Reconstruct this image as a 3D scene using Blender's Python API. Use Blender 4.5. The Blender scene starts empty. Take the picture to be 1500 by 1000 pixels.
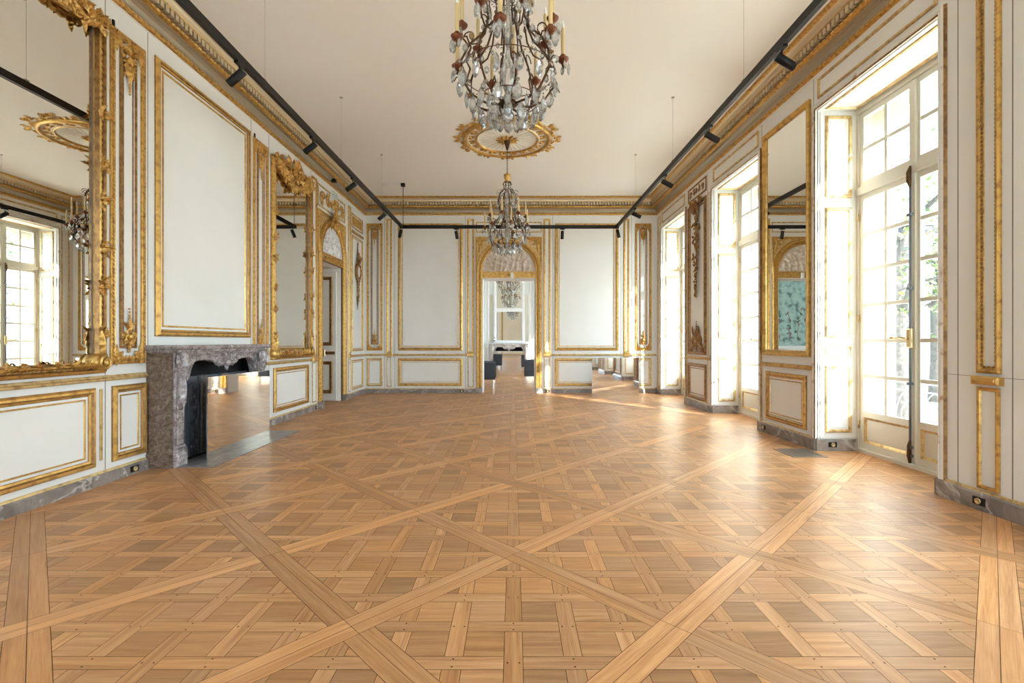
import bpy, bmesh, math, random
from mathutils import Vector, Matrix
PI = math.pi
sin, cos = math.sin, math.cos
rng = random.Random(7)
COL = bpy.context.scene.collection

# ------------------------------------------------------------------ dimensions of the place (metres)
XL, XR, YB, YR = -3.47, 3.35, 11.15, -2.5     # room faces: left, right, back, rear
ZC = 4.52                                     # ceiling
XW = 3.81                                     # window plane
XO = 4.22                                     # outer face of the window wall
DOOR_C, DOOR_H = -0.103, 0.6235               # back doorway centre and half width
LD0, LD1 = 8.61, 9.68                         # left doorway
ZD = 2.68                                     # door head
WIN = [(3.75, 5.27), (6.50, 8.02), (9.30, 10.78), (0.99, 2.50), (-1.78, -0.27)]  # last two out of view, repeating the bays, added to light the room
ZW = 3.75
FILL_WIN = [(-2.7, -1.1), (1.0, 3.0)]     # unseen rear-wall windows, added to throw light onto the back wall

fL = lambda u, v, w: (XL + w, u, v)
fR = lambda u, v, w: (XR - w, u, v)
fB = lambda u, v, w: (u, YB - w, v)
fRear = lambda u, v, w: (u, YR + w, v)
fC = lambda u, v, w: (u, v, ZC - w)
fI = lambda u, v, w: (u, v, w)

# ------------------------------------------------------------------ materials
def nodes_of(m):
    m.use_nodes = True
    return m.node_tree.nodes, m.node_tree.links

def pmat(name, col, rough=0.5, metal=0.0, spec=0.5, coat=0.0, col2=None, nscale=6.0, bump=0.0, bscale=40.0,
         trans=0.0, ior=1.5, lo=0.4, hi=0.65, detail=4.0):
    m = bpy.data.materials.new(name)
    N, L = nodes_of(m)
    b = N['Principled BSDF']
    b.inputs['Base Color'].default_value = (*col, 1)
    b.inputs['Roughness'].default_value = rough
    b.inputs['Metallic'].default_value = metal
    b.inputs['Specular IOR Level'].default_value = spec
    b.inputs['Coat Weight'].default_value = coat
    b.inputs['Transmission Weight'].default_value = trans
    b.inputs['IOR'].default_value = ior
    tc = N.new('ShaderNodeTexCoord')
    if col2:
        n = N.new('ShaderNodeTexNoise'); n.inputs['Scale'].default_value = nscale; n.inputs['Detail'].default_value = detail
        L.new(tc.outputs['Object'], n.inputs['Vector'])
        r = N.new('ShaderNodeValToRGB')
        r.color_ramp.elements[0].position = lo; r.color_ramp.elements[0].color = (*col, 1)
        r.color_ramp.elements[1].position = hi; r.color_ramp.elements[1].color = (*col2, 1)
        L.new(n.outputs['Fac'], r.inputs['Fac']); L.new(r.outputs['Color'], b.inputs['Base Color'])
    if bump:
        n2 = N.new('ShaderNodeTexNoise'); n2.inputs['Scale'].default_value = bscale; n2.inputs['Detail'].default_value = 3
        L.new(tc.outputs['Object'], n2.inputs['Vector'])
        bp = N.new('ShaderNodeBump'); bp.inputs['Strength'].default_value = bump; bp.inputs['Distance'].default_value = 0.01
        L.new(n2.outputs['Fac'], bp.inputs['Height']); L.new(bp.outputs['Normal'], b.inputs['Normal'])
    return m

def marble(name, cols, vein, scale=3.0, rough=0.18, vscale=1.6, vw=0.03):
    m = bpy.data.materials.new(name)
    N, L = nodes_of(m); b = N['Principled BSDF']; b.inputs['Roughness'].default_value = rough
    tc = N.new('ShaderNodeTexCoord')
    n = N.new('ShaderNodeTexNoise'); n.inputs['Scale'].default_value = scale; n.inputs['Detail'].default_value = 9; n.inputs['Roughness'].default_value = 0.68
    n.inputs['Distortion'].default_value = 0.7
    L.new(tc.outputs['Object'], n.inputs['Vector'])
    r = N.new('ShaderNodeValToRGB'); cr = r.color_ramp
    pos = [0.32, 0.45, 0.55, 0.68]
    cr.elements[0].position = pos[0]; cr.elements[0].color = (*cols[0], 1)
    cr.elements[1].position = pos[3]; cr.elements[1].color = (*cols[3], 1)
    for k in (1, 2):
        e = cr.elements.new(pos[k]); e.color = (*cols[k], 1)
    L.new(n.outputs['Fac'], r.inputs['Fac'])
    n2 = N.new('ShaderNodeTexNoise'); n2.inputs['Scale'].default_value = vscale; n2.inputs['Detail'].default_value = 6; n2.inputs['Distortion'].default_value = 1.4
    L.new(tc.outputs['Object'], n2.inputs['Vector'])
    s = N.new('ShaderNodeMath'); s.operation = 'SUBTRACT'; s.inputs[1].default_value = 0.5; L.new(n2.outputs['Fac'], s.inputs[0])
    a = N.new('ShaderNodeMath'); a.operation = 'ABSOLUTE'; L.new(s.outputs[0], a.inputs[0])
    mr = N.new('ShaderNodeMapRange'); mr.inputs['From Min'].default_value = 0.0; mr.inputs['From Max'].default_value = vw
    mr.inputs['To Min'].default_value = 0.75; mr.inputs['To Max'].default_value = 0.0; L.new(a.outputs[0], mr.inputs['Value'])
    mx = N.new('ShaderNodeMixRGB'); mx.inputs['Color2'].default_value = (*vein, 1)
    L.new(mr.outputs['Result'], mx.inputs['Fac']); L.new(r.outputs['Color'], mx.inputs['Color1']); L.new(mx.outputs['Color'], b.inputs['Base Color'])
    return m

def glass_pane(name):
    m = bpy.data.materials.new(name)
    N, L = nodes_of(m); N.remove(N['Principled BSDF'])
    out = N['Material Output']
    t = N.new('ShaderNodeBsdfTransparent'); t.inputs['Color'].default_value = (0.96, 0.98, 0.97, 1)
    g = N.new('ShaderNodeBsdfGlossy'); g.inputs['Roughness'].default_value = 0.02
    f = N.new('ShaderNodeFresnel'); f.inputs['IOR'].default_value = 1.45
    mx = N.new('ShaderNodeMixShader')
    ge = N.new('ShaderNodeNewGeometry'); k = N.new('ShaderNodeMath'); k.operation = 'SUBTRACT'; k.inputs[0].default_value = 1.0; L.new(ge.outputs['Backfacing'], k.inputs[1])
    q = N.new('ShaderNodeMath'); q.operation = 'MULTIPLY'; L.new(f.outputs['Fac'], q.inputs[0]); L.new(k.outputs[0], q.inputs[1])
    L.new(q.outputs[0], mx.inputs['Fac']); L.new(t.outputs[0], mx.inputs[1]); L.new(g.outputs[0], mx.inputs[2]); L.new(mx.outputs[0], out.inputs['Surface'])
    return m

def crystal(name, tint):
    m = bpy.data.materials.new(name)
    N, L = nodes_of(m); N.remove(N['Principled BSDF']); out = N['Material Output']
    gl = N.new('ShaderNodeBsdfGlass'); gl.inputs['IOR'].default_value = 1.52; gl.inputs['Roughness'].default_value = 0.0; gl.inputs['Color'].default_value = (*tint, 1)
    tr = N.new('ShaderNodeBsdfTransparent'); tr.inputs['Color'].default_value = (*tint, 1)
    go = N.new('ShaderNodeBsdfGlossy'); go.inputs['Roughness'].default_value = 0.03
    t0 = N.new('ShaderNodeBsdfTranslucent'); t0.inputs['Color'].default_value = (*tint, 1)
    df = N.new('ShaderNodeBsdfDiffuse'); df.inputs['Color'].default_value = (*tint, 1)
    tl = N.new('ShaderNodeMixShader'); tl.inputs['Fac'].default_value = 0.5; L.new(t0.outputs[0], tl.inputs[1]); L.new(df.outputs[0], tl.inputs[2])
    f = N.new('ShaderNodeFresnel'); f.inputs['IOR'].default_value = 1.9
    m1 = N.new('ShaderNodeMixShader'); m1.inputs['Fac'].default_value = 0.55
    L.new(gl.outputs[0], m1.inputs[1]); L.new(tr.outputs[0], m1.inputs[2])
    m3 = N.new('ShaderNodeMixShader'); m3.inputs['Fac'].default_value = 0.21
    L.new(m1.outputs[0], m3.inputs[1]); L.new(tl.outputs[0], m3.inputs[2])
    m2 = N.new('ShaderNodeMixShader')
    L.new(f.outputs['Fac'], m2.inputs['Fac']); L.new(m3.outputs[0], m2.inputs[1]); L.new(go.outputs[0], m2.inputs[2])
    L.new(m2.outputs[0], out.inputs['Surface'])
    return m

def parquet_mat():
    m = bpy.data.materials.new('oak_parquet')
    N, L = nodes_of(m); b = N['Principled BSDF']
    uv = N.new('ShaderNodeUVMap'); uv.uv_map = 'grain'
    mp = N.new('ShaderNodeMapping'); mp.inputs['Scale'].default_value = (1.6, 34, 1)
    L.new(uv.outputs['UV'], mp.inputs['Vector'])
    n = N.new('ShaderNodeTexNoise'); n.inputs['Scale'].default_value = 1.0; n.inputs['Detail'].default_value = 6; n.inputs['Roughness'].default_value = 0.6; n.inputs['Distortion'].default_value = 0.6
    L.new(mp.outputs['Vector'], n.inputs['Vector'])
    mp2 = N.new('ShaderNodeMapping'); mp2.inputs['Scale'].default_value = (6, 260, 1); L.new(uv.outputs['UV'], mp2.inputs['Vector'])
    n2 = N.new('ShaderNodeTexNoise'); n2.inputs['Scale'].default_value = 1.0; n2.inputs['Detail'].default_value = 2
    L.new(mp2.outputs['Vector'], n2.inputs['Vector'])
    ad = N.new('ShaderNodeMath'); ad.operation = 'MULTIPLY_ADD'; ad.inputs[1].default_value = 0.35; L.new(n2.outputs['Fac'], ad.inputs[0])
    sc = N.new('ShaderNodeMath'); sc.operation = 'MULTIPLY'; sc.inputs[1].default_value = 0.75; L.new(n.outputs['Fac'], sc.inputs[0]); L.new(sc.outputs[0], ad.inputs[2])
    r = N.new('ShaderNodeValToRGB'); cr = r.color_ramp
    cr.elements[0].position = 0.34; cr.elements[0].color = (0.36, 0.162, 0.066, 1)
    cr.elements[1].position = 0.74; cr.elements[1].color = (0.62, 0.345, 0.165, 1)
    e = cr.elements.new(0.52); e.color = (0.50, 0.25, 0.108, 1)
    L.new(ad.outputs[0], r.inputs['Fac'])
    at = N.new('ShaderNodeVertexColor'); at.layer_name = 'board_tone'
    mu = N.new('ShaderNodeMixRGB'); mu.blend_type = 'MULTIPLY'; mu.inputs['Fac'].default_value = 1.0
    L.new(r.outputs['Color'], mu.inputs['Color1']); L.new(at.outputs['Color'], mu.inputs['Color2'])
    L.new(mu.outputs['Color'], b.inputs['Base Color'])
    rr = N.new('ShaderNodeMapRange'); rr.inputs['To Min'].default_value = 0.33; rr.inputs['To Max'].default_value = 0.48; L.new(n.outputs['Fac'], rr.inputs['Value'])
    L.new(rr.outputs['Result'], b.inputs['Roughness'])
    b.inputs['Coat Weight'].default_value = 0.03; b.inputs['Coat Roughness'].default_value = 0.14; b.inputs['Specular IOR Level'].default_value = 0.32
    tcc = N.new('ShaderNodeTexCoord'); n3 = N.new('ShaderNodeTexNoise'); n3.inputs['Scale'].default_value = 2.5; L.new(tcc.outputs['Object'], n3.inputs['Vector'])
    bp = N.new('ShaderNodeBump'); bp.inputs['Strength'].default_value = 0.12; bp.inputs['Distance'].default_value = 0.004
    L.new(ad.outputs[0], bp.inputs['Height'])
    bp2 = N.new('ShaderNodeBump'); bp2.inputs['Strength'].default_value = 0.25; bp2.inputs['Distance'].default_value = 0.01
    L.new(n3.outputs['Fac'], bp2.inputs['Height']); L.new(bp.outputs['Normal'], bp2.inputs['Normal']); L.new(bp2.outputs['Normal'], b.inputs['Normal'])
    return m

M = {}
M['paint'] = pmat('cream_paint', (0.85, 0.835, 0.79), 0.42, col2=(0.815, 0.80, 0.75), nscale=1.3, bump=0.03, bscale=60)
M['paint_worn'] = pmat('worn_pink_white_paint', (0.79, 0.76, 0.69), 0.5, col2=(0.50, 0.32, 0.21), nscale=9.0, lo=0.60, hi=0.70)
M['ceil'] = pmat('ceiling_paint', (0.94, 0.90, 0.835), 0.7)
M['gold'] = pmat('gilding', (0.66, 0.39, 0.11), 0.38, metal=0.72, col2=(0.36, 0.18, 0.055), nscale=26.0, lo=0.47, hi=0.70, bump=0.12, bscale=120)
M['gold_bright'] = pmat('bright_gilding', (0.70, 0.43, 0.125), 0.36, metal=0.7, col2=(0.42, 0.22, 0.06), nscale=14.0, lo=0.46, hi=0.72)
M['gold_pale'] = pmat('pale_worn_gilding', (0.70, 0.50, 0.22), 0.42, metal=0.5, col2=(0.40, 0.23, 0.09), nscale=18.0, lo=0.45, hi=0.72)
M['gold_old'] = pmat('aged_gilding', (0.38, 0.20, 0.065), 0.42, metal=0.6, col2=(0.20, 0.095, 0.035), nscale=20.0)
M['seam'] = pmat('panel_seam', (0.20, 0.16, 0.12), 0.8)
M['rail'] = M['gold_pale']
M['cove'] = pmat('dark_lacquered_cove', (0.42, 0.36, 0.26), 0.28, metal=0.6)
M['cove_light'] = pmat('gilt_cove', (0.66, 0.54, 0.36), 0.35, metal=0.45)
M['floor'] = parquet_mat()
M['gap'] = pmat('parquet_joint', (0.10, 0.05, 0.025), 0.8)
M['skirt'] = marble('skirting_marble', [(0.16, 0.135, 0.12), (0.23, 0.195, 0.175), (0.29, 0.25, 0.225), (0.36, 0.32, 0.29)], (0.6, 0.55, 0.5), 4.0, 0.22, 1.2, 0.018)
M['marble'] = marble('violet_breccia_marble', [(0.12, 0.095, 0.09), (0.24, 0.195, 0.19), (0.34, 0.295, 0.29), (0.47, 0.43, 0.425)], (0.62, 0.57, 0.55), 16.0, 0.22, 4.0, 0.012)
M['marble_side'] = marble('brown_breccia_marble', [(0.07, 0.045, 0.03), (0.125, 0.085, 0.06), (0.18, 0.125, 0.09), (0.27, 0.205, 0.155)], (0.34, 0.27, 0.20), 22.0, 0.25, 7.0, 0.010)
M['slate'] = marble('grey_hearth_marble', [(0.10, 0.092, 0.095), (0.15, 0.14, 0.145), (0.19, 0.18, 0.185), (0.25, 0.24, 0.245)], (0.38, 0.35, 0.35), 8.0, 0.30, 2.4, 0.014)
M['iron'] = pmat('cast_iron', (0.15, 0.175, 0.22), 0.4, metal=0.4, bump=0.3, bscale=60)
M['soot'] = pmat('sooty_firebox', (0.012, 0.012, 0.013), 0.85)
M['mirror'] = pmat('old_mirror_silver', (0.80, 0.79, 0.74), 0.0, metal=1.0)
M['mirror_new'] = pmat('mirror_polished_steel', (0.86, 0.86, 0.86), 0.03, metal=1.0)
M['black'] = pmat('black_metal', (0.008, 0.007, 0.007), 0.45, spec=0.3)
M['track'] = pmat('dark_bronze_track', (0.014, 0.011, 0.009), 0.5, spec=0.25)
M['wire'] = pmat('steel_wire', (0.45, 0.42, 0.38), 0.5, metal=0.5)
M['white'] = pmat('white_plastic', (0.8, 0.8, 0.78), 0.4)
M['plaster'] = pmat('plaster_relief', (0.70, 0.60, 0.50), 0.7, col2=(0.60, 0.49, 0.38), nscale=5)
M['plaster_white'] = pmat('white_plaster_relief', (0.76, 0.74, 0.72), 0.7, col2=(0.55, 0.52, 0.50), nscale=16)
M['plaster_ceiling'] = pmat('cream_plaster', (0.84, 0.79, 0.69), 0.6)
M['win'] = pmat('window_paint', (0.70, 0.665, 0.57), 0.45)
M['jamb'] = pmat('shutter_paint', (0.80, 0.785, 0.74), 0.45)
M['glass'] = glass_pane('window_glass')
M['crystal'] = crystal('rock_crystal', (1.0, 0.985, 0.96))
M['amber'] = crystal('amber_crystal', (0.93, 0.70, 0.38))
M['violet'] = crystal('violet_crystal', (0.68, 0.58, 0.80))
M['bronze'] = pmat('dark_bronze', (0.10, 0.047, 0.022), 0.35, metal=0.8)
M['copper'] = pmat('red_brown_drip_pan', (0.20, 0.062, 0.026), 0.35, metal=0.6)
M['candle'] = pmat('ivory_candle', (0.72, 0.52, 0.24), 0.5)
M['bulb'] = pmat('candle_bulb_glass', (0.9, 0.87, 0.8), 0.1)
M['brass'] = pmat('brass', (0.62, 0.46, 0.24), 0.3, metal=0.9)
M['chrome'] = pmat('chrome', (0.8, 0.8, 0.82), 0.12, metal=1.0)
M['fabric'] = pmat('slate_blue_fabric', (0.055, 0.066, 0.088), 0.75, bump=0.1, bscale=200)
M['far_paint'] = pmat('pale_blue_green_paint', (0.70, 0.735, 0.71), 0.5)
M['far_white'] = pmat('white_paint', (0.80, 0.81, 0.82), 0.5)
M['far_marble'] = marble('grey_white_marble', [(0.38, 0.33, 0.31), (0.48, 0.43, 0.41), (0.56, 0.51, 0.49), (0.66, 0.62, 0.6)], (0.8, 0.78, 0.75), 6, 0.2)
M['stone'] = pmat('facade_limestone', (0.80, 0.78, 0.73), 0.8)
M['gravel'] = pmat('garden_gravel', (0.84, 0.81, 0.75), 0.9, col2=(0.74, 0.71, 0.62), nscale=3)
M['bark'] = pmat('tree_bark', (0.075, 0.066, 0.058), 0.9, col2=(0.04, 0.035, 0.03), nscale=12, bump=0.5)
M['leaf'] = pmat('tree_leaf', (0.055, 0.105, 0.016), 0.6, col2=(0.13, 0.145, 0.03), nscale=1.5)
M['green'] = pmat('exit_green', (0.02, 0.32, 0.16), 0.5)
M['grille'] = pmat('floor_grille_metal', (0.30, 0.25, 0.20), 0.4, metal=0.7)
def teal_mat():
    m = bpy.data.materials.new('painted_teal_silk'); N, L = nodes_of(m); b = N['Principled BSDF']; b.inputs['Roughness'].default_value = 0.6
    tc = N.new('ShaderNodeTexCoord')
    n = N.new('ShaderNodeTexNoise'); n.inputs['Scale'].default_value = 5; n.inputs['Detail'].default_value = 8; L.new(tc.outputs['Object'], n.inputs['Vector'])
    r = N.new('ShaderNodeValToRGB'); cr = r.color_ramp
    cr.elements[0].position = 0.36; cr.elements[0].color = (0.10, 0.17, 0.15, 1)
    cr.elements[1].position = 0.6; cr.elements[1].color = (0.36, 0.52, 0.49, 1)
    e = cr.elements.new(0.46); e.color = (0.27, 0.42, 0.40, 1)
    L.new(n.outputs['Fac'], r.inputs['Fac']); L.new(r.outputs['Color'], b.inputs['Base Color']); return m
M['teal'] = teal_mat()

# ------------------------------------------------------------------ mesh builder
OFF = {}
class MB:
    def __init__(s, fr=fI):
        s.v = []; s.f = []; s.m = []; s.s = []; s.fr = fr
    def p(s, u, v, w):
        s.v.append(s.fr(u, v, w)); return len(s.v) - 1
    def face(s, ids, m=0, sm=False):
        s.f.append(tuple(ids)); s.m.append(m); s.s.append(sm)
    def box(s, u0, u1, v0, v1, w0, w1, m=0):
        i = [s.p(u, v, w) for w in (w0, w1) for v in (v0, v1) for u in (u0, u1)]
        for q in ((0, 2, 3, 1), (4, 5, 7, 6), (0, 1, 5, 4), (2, 6, 7, 3), (0, 4, 6, 2), (1, 3, 7, 5)):
            s.face([i[k] for k in q], m)
    def bbox(s, u0, u1, v0, v1, w0, w1, b=0.01, m=0):
        """box whose front (w1) edges are chamfered"""
        i = [s.p(u, v, w0) for u, v in ((u0, v0), (u1, v0), (u1, v1), (u0, v1))]
        j = [s.p(u, v, w1 - b) for u, v in ((u0, v0), (u1, v0), (u1, v1), (u0, v1))]
        k = [s.p(u, v, w1) for u, v in ((u0 + b, v0 + b), (u1 - b, v0 + b), (u1 - b, v1 - b), (u0 + b, v1 - b))]
        s.face(i[::-1], m); s.face(k, m)
        for a in range(4):
            c = (a + 1) % 4
            s.face((i[a], i[c], j[c], j[a]), m); s.face((j[a], j[c], k[c], k[a]), m)
    def sweep(s, path, prof, closed=True, mats=None, m=0, sm=False, cap=True):
        n = len(path); rows = []
        for i in range(n):
            p = Vector(path[i])
            if closed or 0 < i < n - 1:
                a = (p - Vector(path[i - 1])).normalized(); b = (Vector(path[(i + 1) % n]) - p).normalized()
            elif i == 0:
                a = b = (Vector(path[1]) - p).normalized()
            else:
                a = b = (p - Vector(path[i - 1])).normalized()
            n1 = Vector((-a.y, a.x)); n2 = Vector((-b.y, b.x))
            k = (n1 + n2) / max(0.25, 1 + n1.dot(n2))
            rows.append([s.p(p.x + k.x * d, p.y + k.y * d, w) for d, w in prof])
        for i in range(n if closed else n - 1):
            r0, r1 = rows[i], rows[(i + 1) % n]
            for j in range(len(prof) - 1):
                s.face((r0[j], r1[j], r1[j + 1], r0[j + 1]), mats[j] if mats else m, sm)
        if not closed and cap and len(prof) > 2:
            s.face(rows[0], m); s.face(rows[-1][::-1], m)
    def rect(s, u0, u1, v0, v1, prof, mats=None, m=0):
        s.sweep([(u0, v0), (u1, v0), (u1, v1), (u0, v1)], prof, True, mats, m)
    def tube(s, pts, rad, n=6, m=0, cap=True):
        P = [Vector(p) for p in pts]; R = rad if isinstance(rad, (list, tuple)) else [rad] * len(P)
        rows = []; ref = None
        for i, p in enumerate(P):
            t = (P[min(i + 1, len(P) - 1)] - P[max(i - 1, 0)])
            t = t.normalized() if t.length > 1e-9 else Vector((0, 0, 1))
            if ref is None:
                ref = Vector((0, 0, 1)) if abs(t.z) < 0.9 else Vector((1, 0, 0))
            a = t.cross(ref)
            if a.length < 1e-4: a = t.cross(Vector((0.3, 1, 0.2)))
            a.normalize(); b = t.cross(a); ref = b.cross(t) if False else ref
            rows.append([s.p(*(p + (a * cos(2 * PI * k / n) + b * sin(2 * PI * k / n)) * R[i])) for k in range(n)])
        for i in range(len(P) - 1):
            for k in range(n):
                c = (k + 1) % n
                s.face((rows[i][k], rows[i][c], rows[i + 1][c], rows[i + 1][k]), m, True)
        if cap:
            s.face(rows[0][::-1], m); s.face(rows[-1], m)
    def ell(s, cu, cv, cw, ru, rv, rw, n=6, k=4, ang=0.0, m=0, sm=True):
        ca, sa = cos(ang), sin(ang); rows = []
        for i in range(1, k):
            th = PI * i / k; row = []
            for j in range(n):
                ph = 2 * PI * j / n
                x, y, z = ru * cos(th), rv * sin(th) * cos(ph), rw * sin(th) * sin(ph)
                row.append(s.p(cu + x * ca - y * sa, cv + x * sa + y * ca, cw + z))
            rows.append(row)
        a = s.p(cu + ru * ca, cv + ru * sa, cw); b = s.p(cu - ru * ca, cv - ru * sa, cw)
        for j in range(n):
            c = (j + 1) % n
            s.face((a, rows[0][j], rows[0][c]), m, sm); s.face((b, rows[-1][c], rows[-1][j]), m, sm)
            for i in range(len(rows) - 1):
                s.face((rows[i][j], rows[i + 1][j], rows[i + 1][c], rows[i][c]), m, sm)
    def lathe(s, prof, c=(0, 0, 0), n=16, m=0, sm=True, mats=None):
        """prof (radius, third coordinate) turned about the third axis"""
        rows = []
        for r, z in prof:
            if r < 1e-6: rows.append([s.p(c[0], c[1], c[2] + z)])
            else: rows.append([s.p(c[0] + r * cos(2 * PI * k / n), c[1] + r * sin(2 * PI * k / n), c[2] + z) for k in range(n)])
        for i in range(len(rows) - 1):
            a, b = rows[i], rows[i + 1]; mm = mats[i] if mats else m
            if len(a) == 1 and len(b) == 1: continue
            for k in range(n):
                q = (k + 1) % n
                if len(a) == 1: s.face((a[0], b[q], b[k]), mm, sm)
                elif len(b) == 1: s.face((a[k], a[q], b[0]), mm, sm)
                else: s.face((a[k], a[q], b[q], b[k]), mm, sm)
    # ---- carving vocabulary, in the (u, v) plane, relief along w
    def leaf(s, u, v, w, ang, L, W, h=0.012, curl=0.0, m=0, bend=0.0):
        prof = (0.35, 0.85, 0.62, 1.0, 0.6, 0.78, 0.32, 0.02)
        ids = []; n = len(prof); a = ang; pu, pv = u, v
        for i, q in enumerate(prof):
            t = i / (n - 1)
            if i:
                a = ang + bend * t; pu += cos(a) * L / (n - 1); pv += sin(a) * L / (n - 1)
            nu, nv = -sin(a), cos(a); ww = W * 0.5 * q
            rise = h * sin(PI * min(1, t * 0.85 + 0.12)) + curl * t * t
            ids.append((s.p(pu + nu * ww, pv + nv * ww, w + curl * t * t), s.p(pu, pv, w + rise + 0.003), s.p(pu - nu * ww, pv - nv * ww, w + curl * t * t)))
        for i in range(n - 1):
            A, B = ids[i], ids[i + 1]
            s.face((A[0], A[1], B[1], B[0]), m); s.face((A[1], A[2], B[2], B[1]), m)
    def scroll(s, u, v, w, ang, r, turns=1.4, th=0.008, sgn=1, m=0, n=5, rise=0.0):
        pts = []; rad = []; K = 13
        for i in range(K):
            t = i / (K - 1); rr = r * (1 - 0.82 * t); a = ang + sgn * turns * 2 * PI * t
            pts.append((u + rr * cos(a), v + rr * sin(a), w + rise * t)); rad.append(th * (1.0 - 0.45 * t))
        s.tube(pts, rad, n, m); s.ell(pts[-1][0], pts[-1][1], w + rise, th * 1.3, th * 1.3, th * 1.3, 5, 3, 0, m)
    def build(s, name, mats, parent=None, loc=None, kind=None):
        me = bpy.data.meshes.new(name)
        off = Vector((0, 0, 0))
        if parent is not None: off = OFF[parent.name]
        elif loc is not None: off = Vector(loc)
        me.from_pydata([tuple(Vector(p) - off) for p in s.v], [], s.f)
        for q in (mats if isinstance(mats, (list, tuple)) else [mats]):
            me.materials.append(q if not isinstance(q, str) else M[q])
        me.polygons.foreach_set('material_index', s.m)
        me.polygons.foreach_set('use_smooth', s.s)
        bm = bmesh.new(); bm.from_mesh(me); bmesh.ops.recalc_face_normals(bm, faces=bm.faces); bm.to_mesh(me); bm.free()
        me.update()
        o = bpy.data.objects.new(name, me); COL.objects.link(o)
        if parent is not None: o.parent = parent
        elif loc is not None: o.location = loc
        OFF[o.name] = off
        if kind: o['kind'] = kind
        return o

def tag(o, label, cat, group=None, kind=None):
    if label: o['label'] = label
    if cat: o['category'] = cat
    if group: o['group'] = group
    if kind: o['kind'] = kind
    return o
def thing(name, loc, label=None, cat=None, group=None, kind=None):
    o = bpy.data.objects.new(name, None); COL.objects.link(o); o.location = loc; o.empty_display_size = 0.1
    OFF[o.name] = Vector(loc)
    return tag(o, label, cat, group, kind)
def copy_tree(o, parent=None):
    c = o.copy(); COL.objects.link(c)
    if parent is not None: c.parent = parent
    for ch in list(o.children): copy_tree(ch, c)
    return c

# ------------------------------------------------------------------ floor: oak parquet of woven panels laid on the diagonal
def clip(poly, nx, ny, c):
    out = []; n = len(poly)
    for i in range(n):
        p, q = poly[i], poly[(i + 1) % n]
        dp, dq = nx * p[0] + ny * p[1] - c, nx * q[0] + ny * q[1] - c
        if dp >= 0: out.append(p)
        if (dp >= 0) != (dq >= 0):
            t = dp / (dp - dq); out.append((p[0] + (q[0] - p[0]) * t, p[1] + (q[1] - p[1]) * t))
    return out
def inset(poly, g):
    src = poly; out = poly; n = len(src)
    ar = sum(src[i][0] * src[(i + 1) % n][1] - src[(i + 1) % n][0] * src[i][1] for i in range(n))
    for i in range(n):
        p, q = src[i], src[(i + 1) % n]
        ex, ey = q[0] - p[0], q[1] - p[1]; l = math.hypot(ex, ey)
        if l < 1e-7: continue
        nx, ny = -ey / l, ex / l
        if ar < 0: nx, ny = -nx, -ny
        out = clip(out, nx, ny, nx * p[0] + ny * p[1] + g)
        if len(out) < 3: return []
    return out
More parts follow.
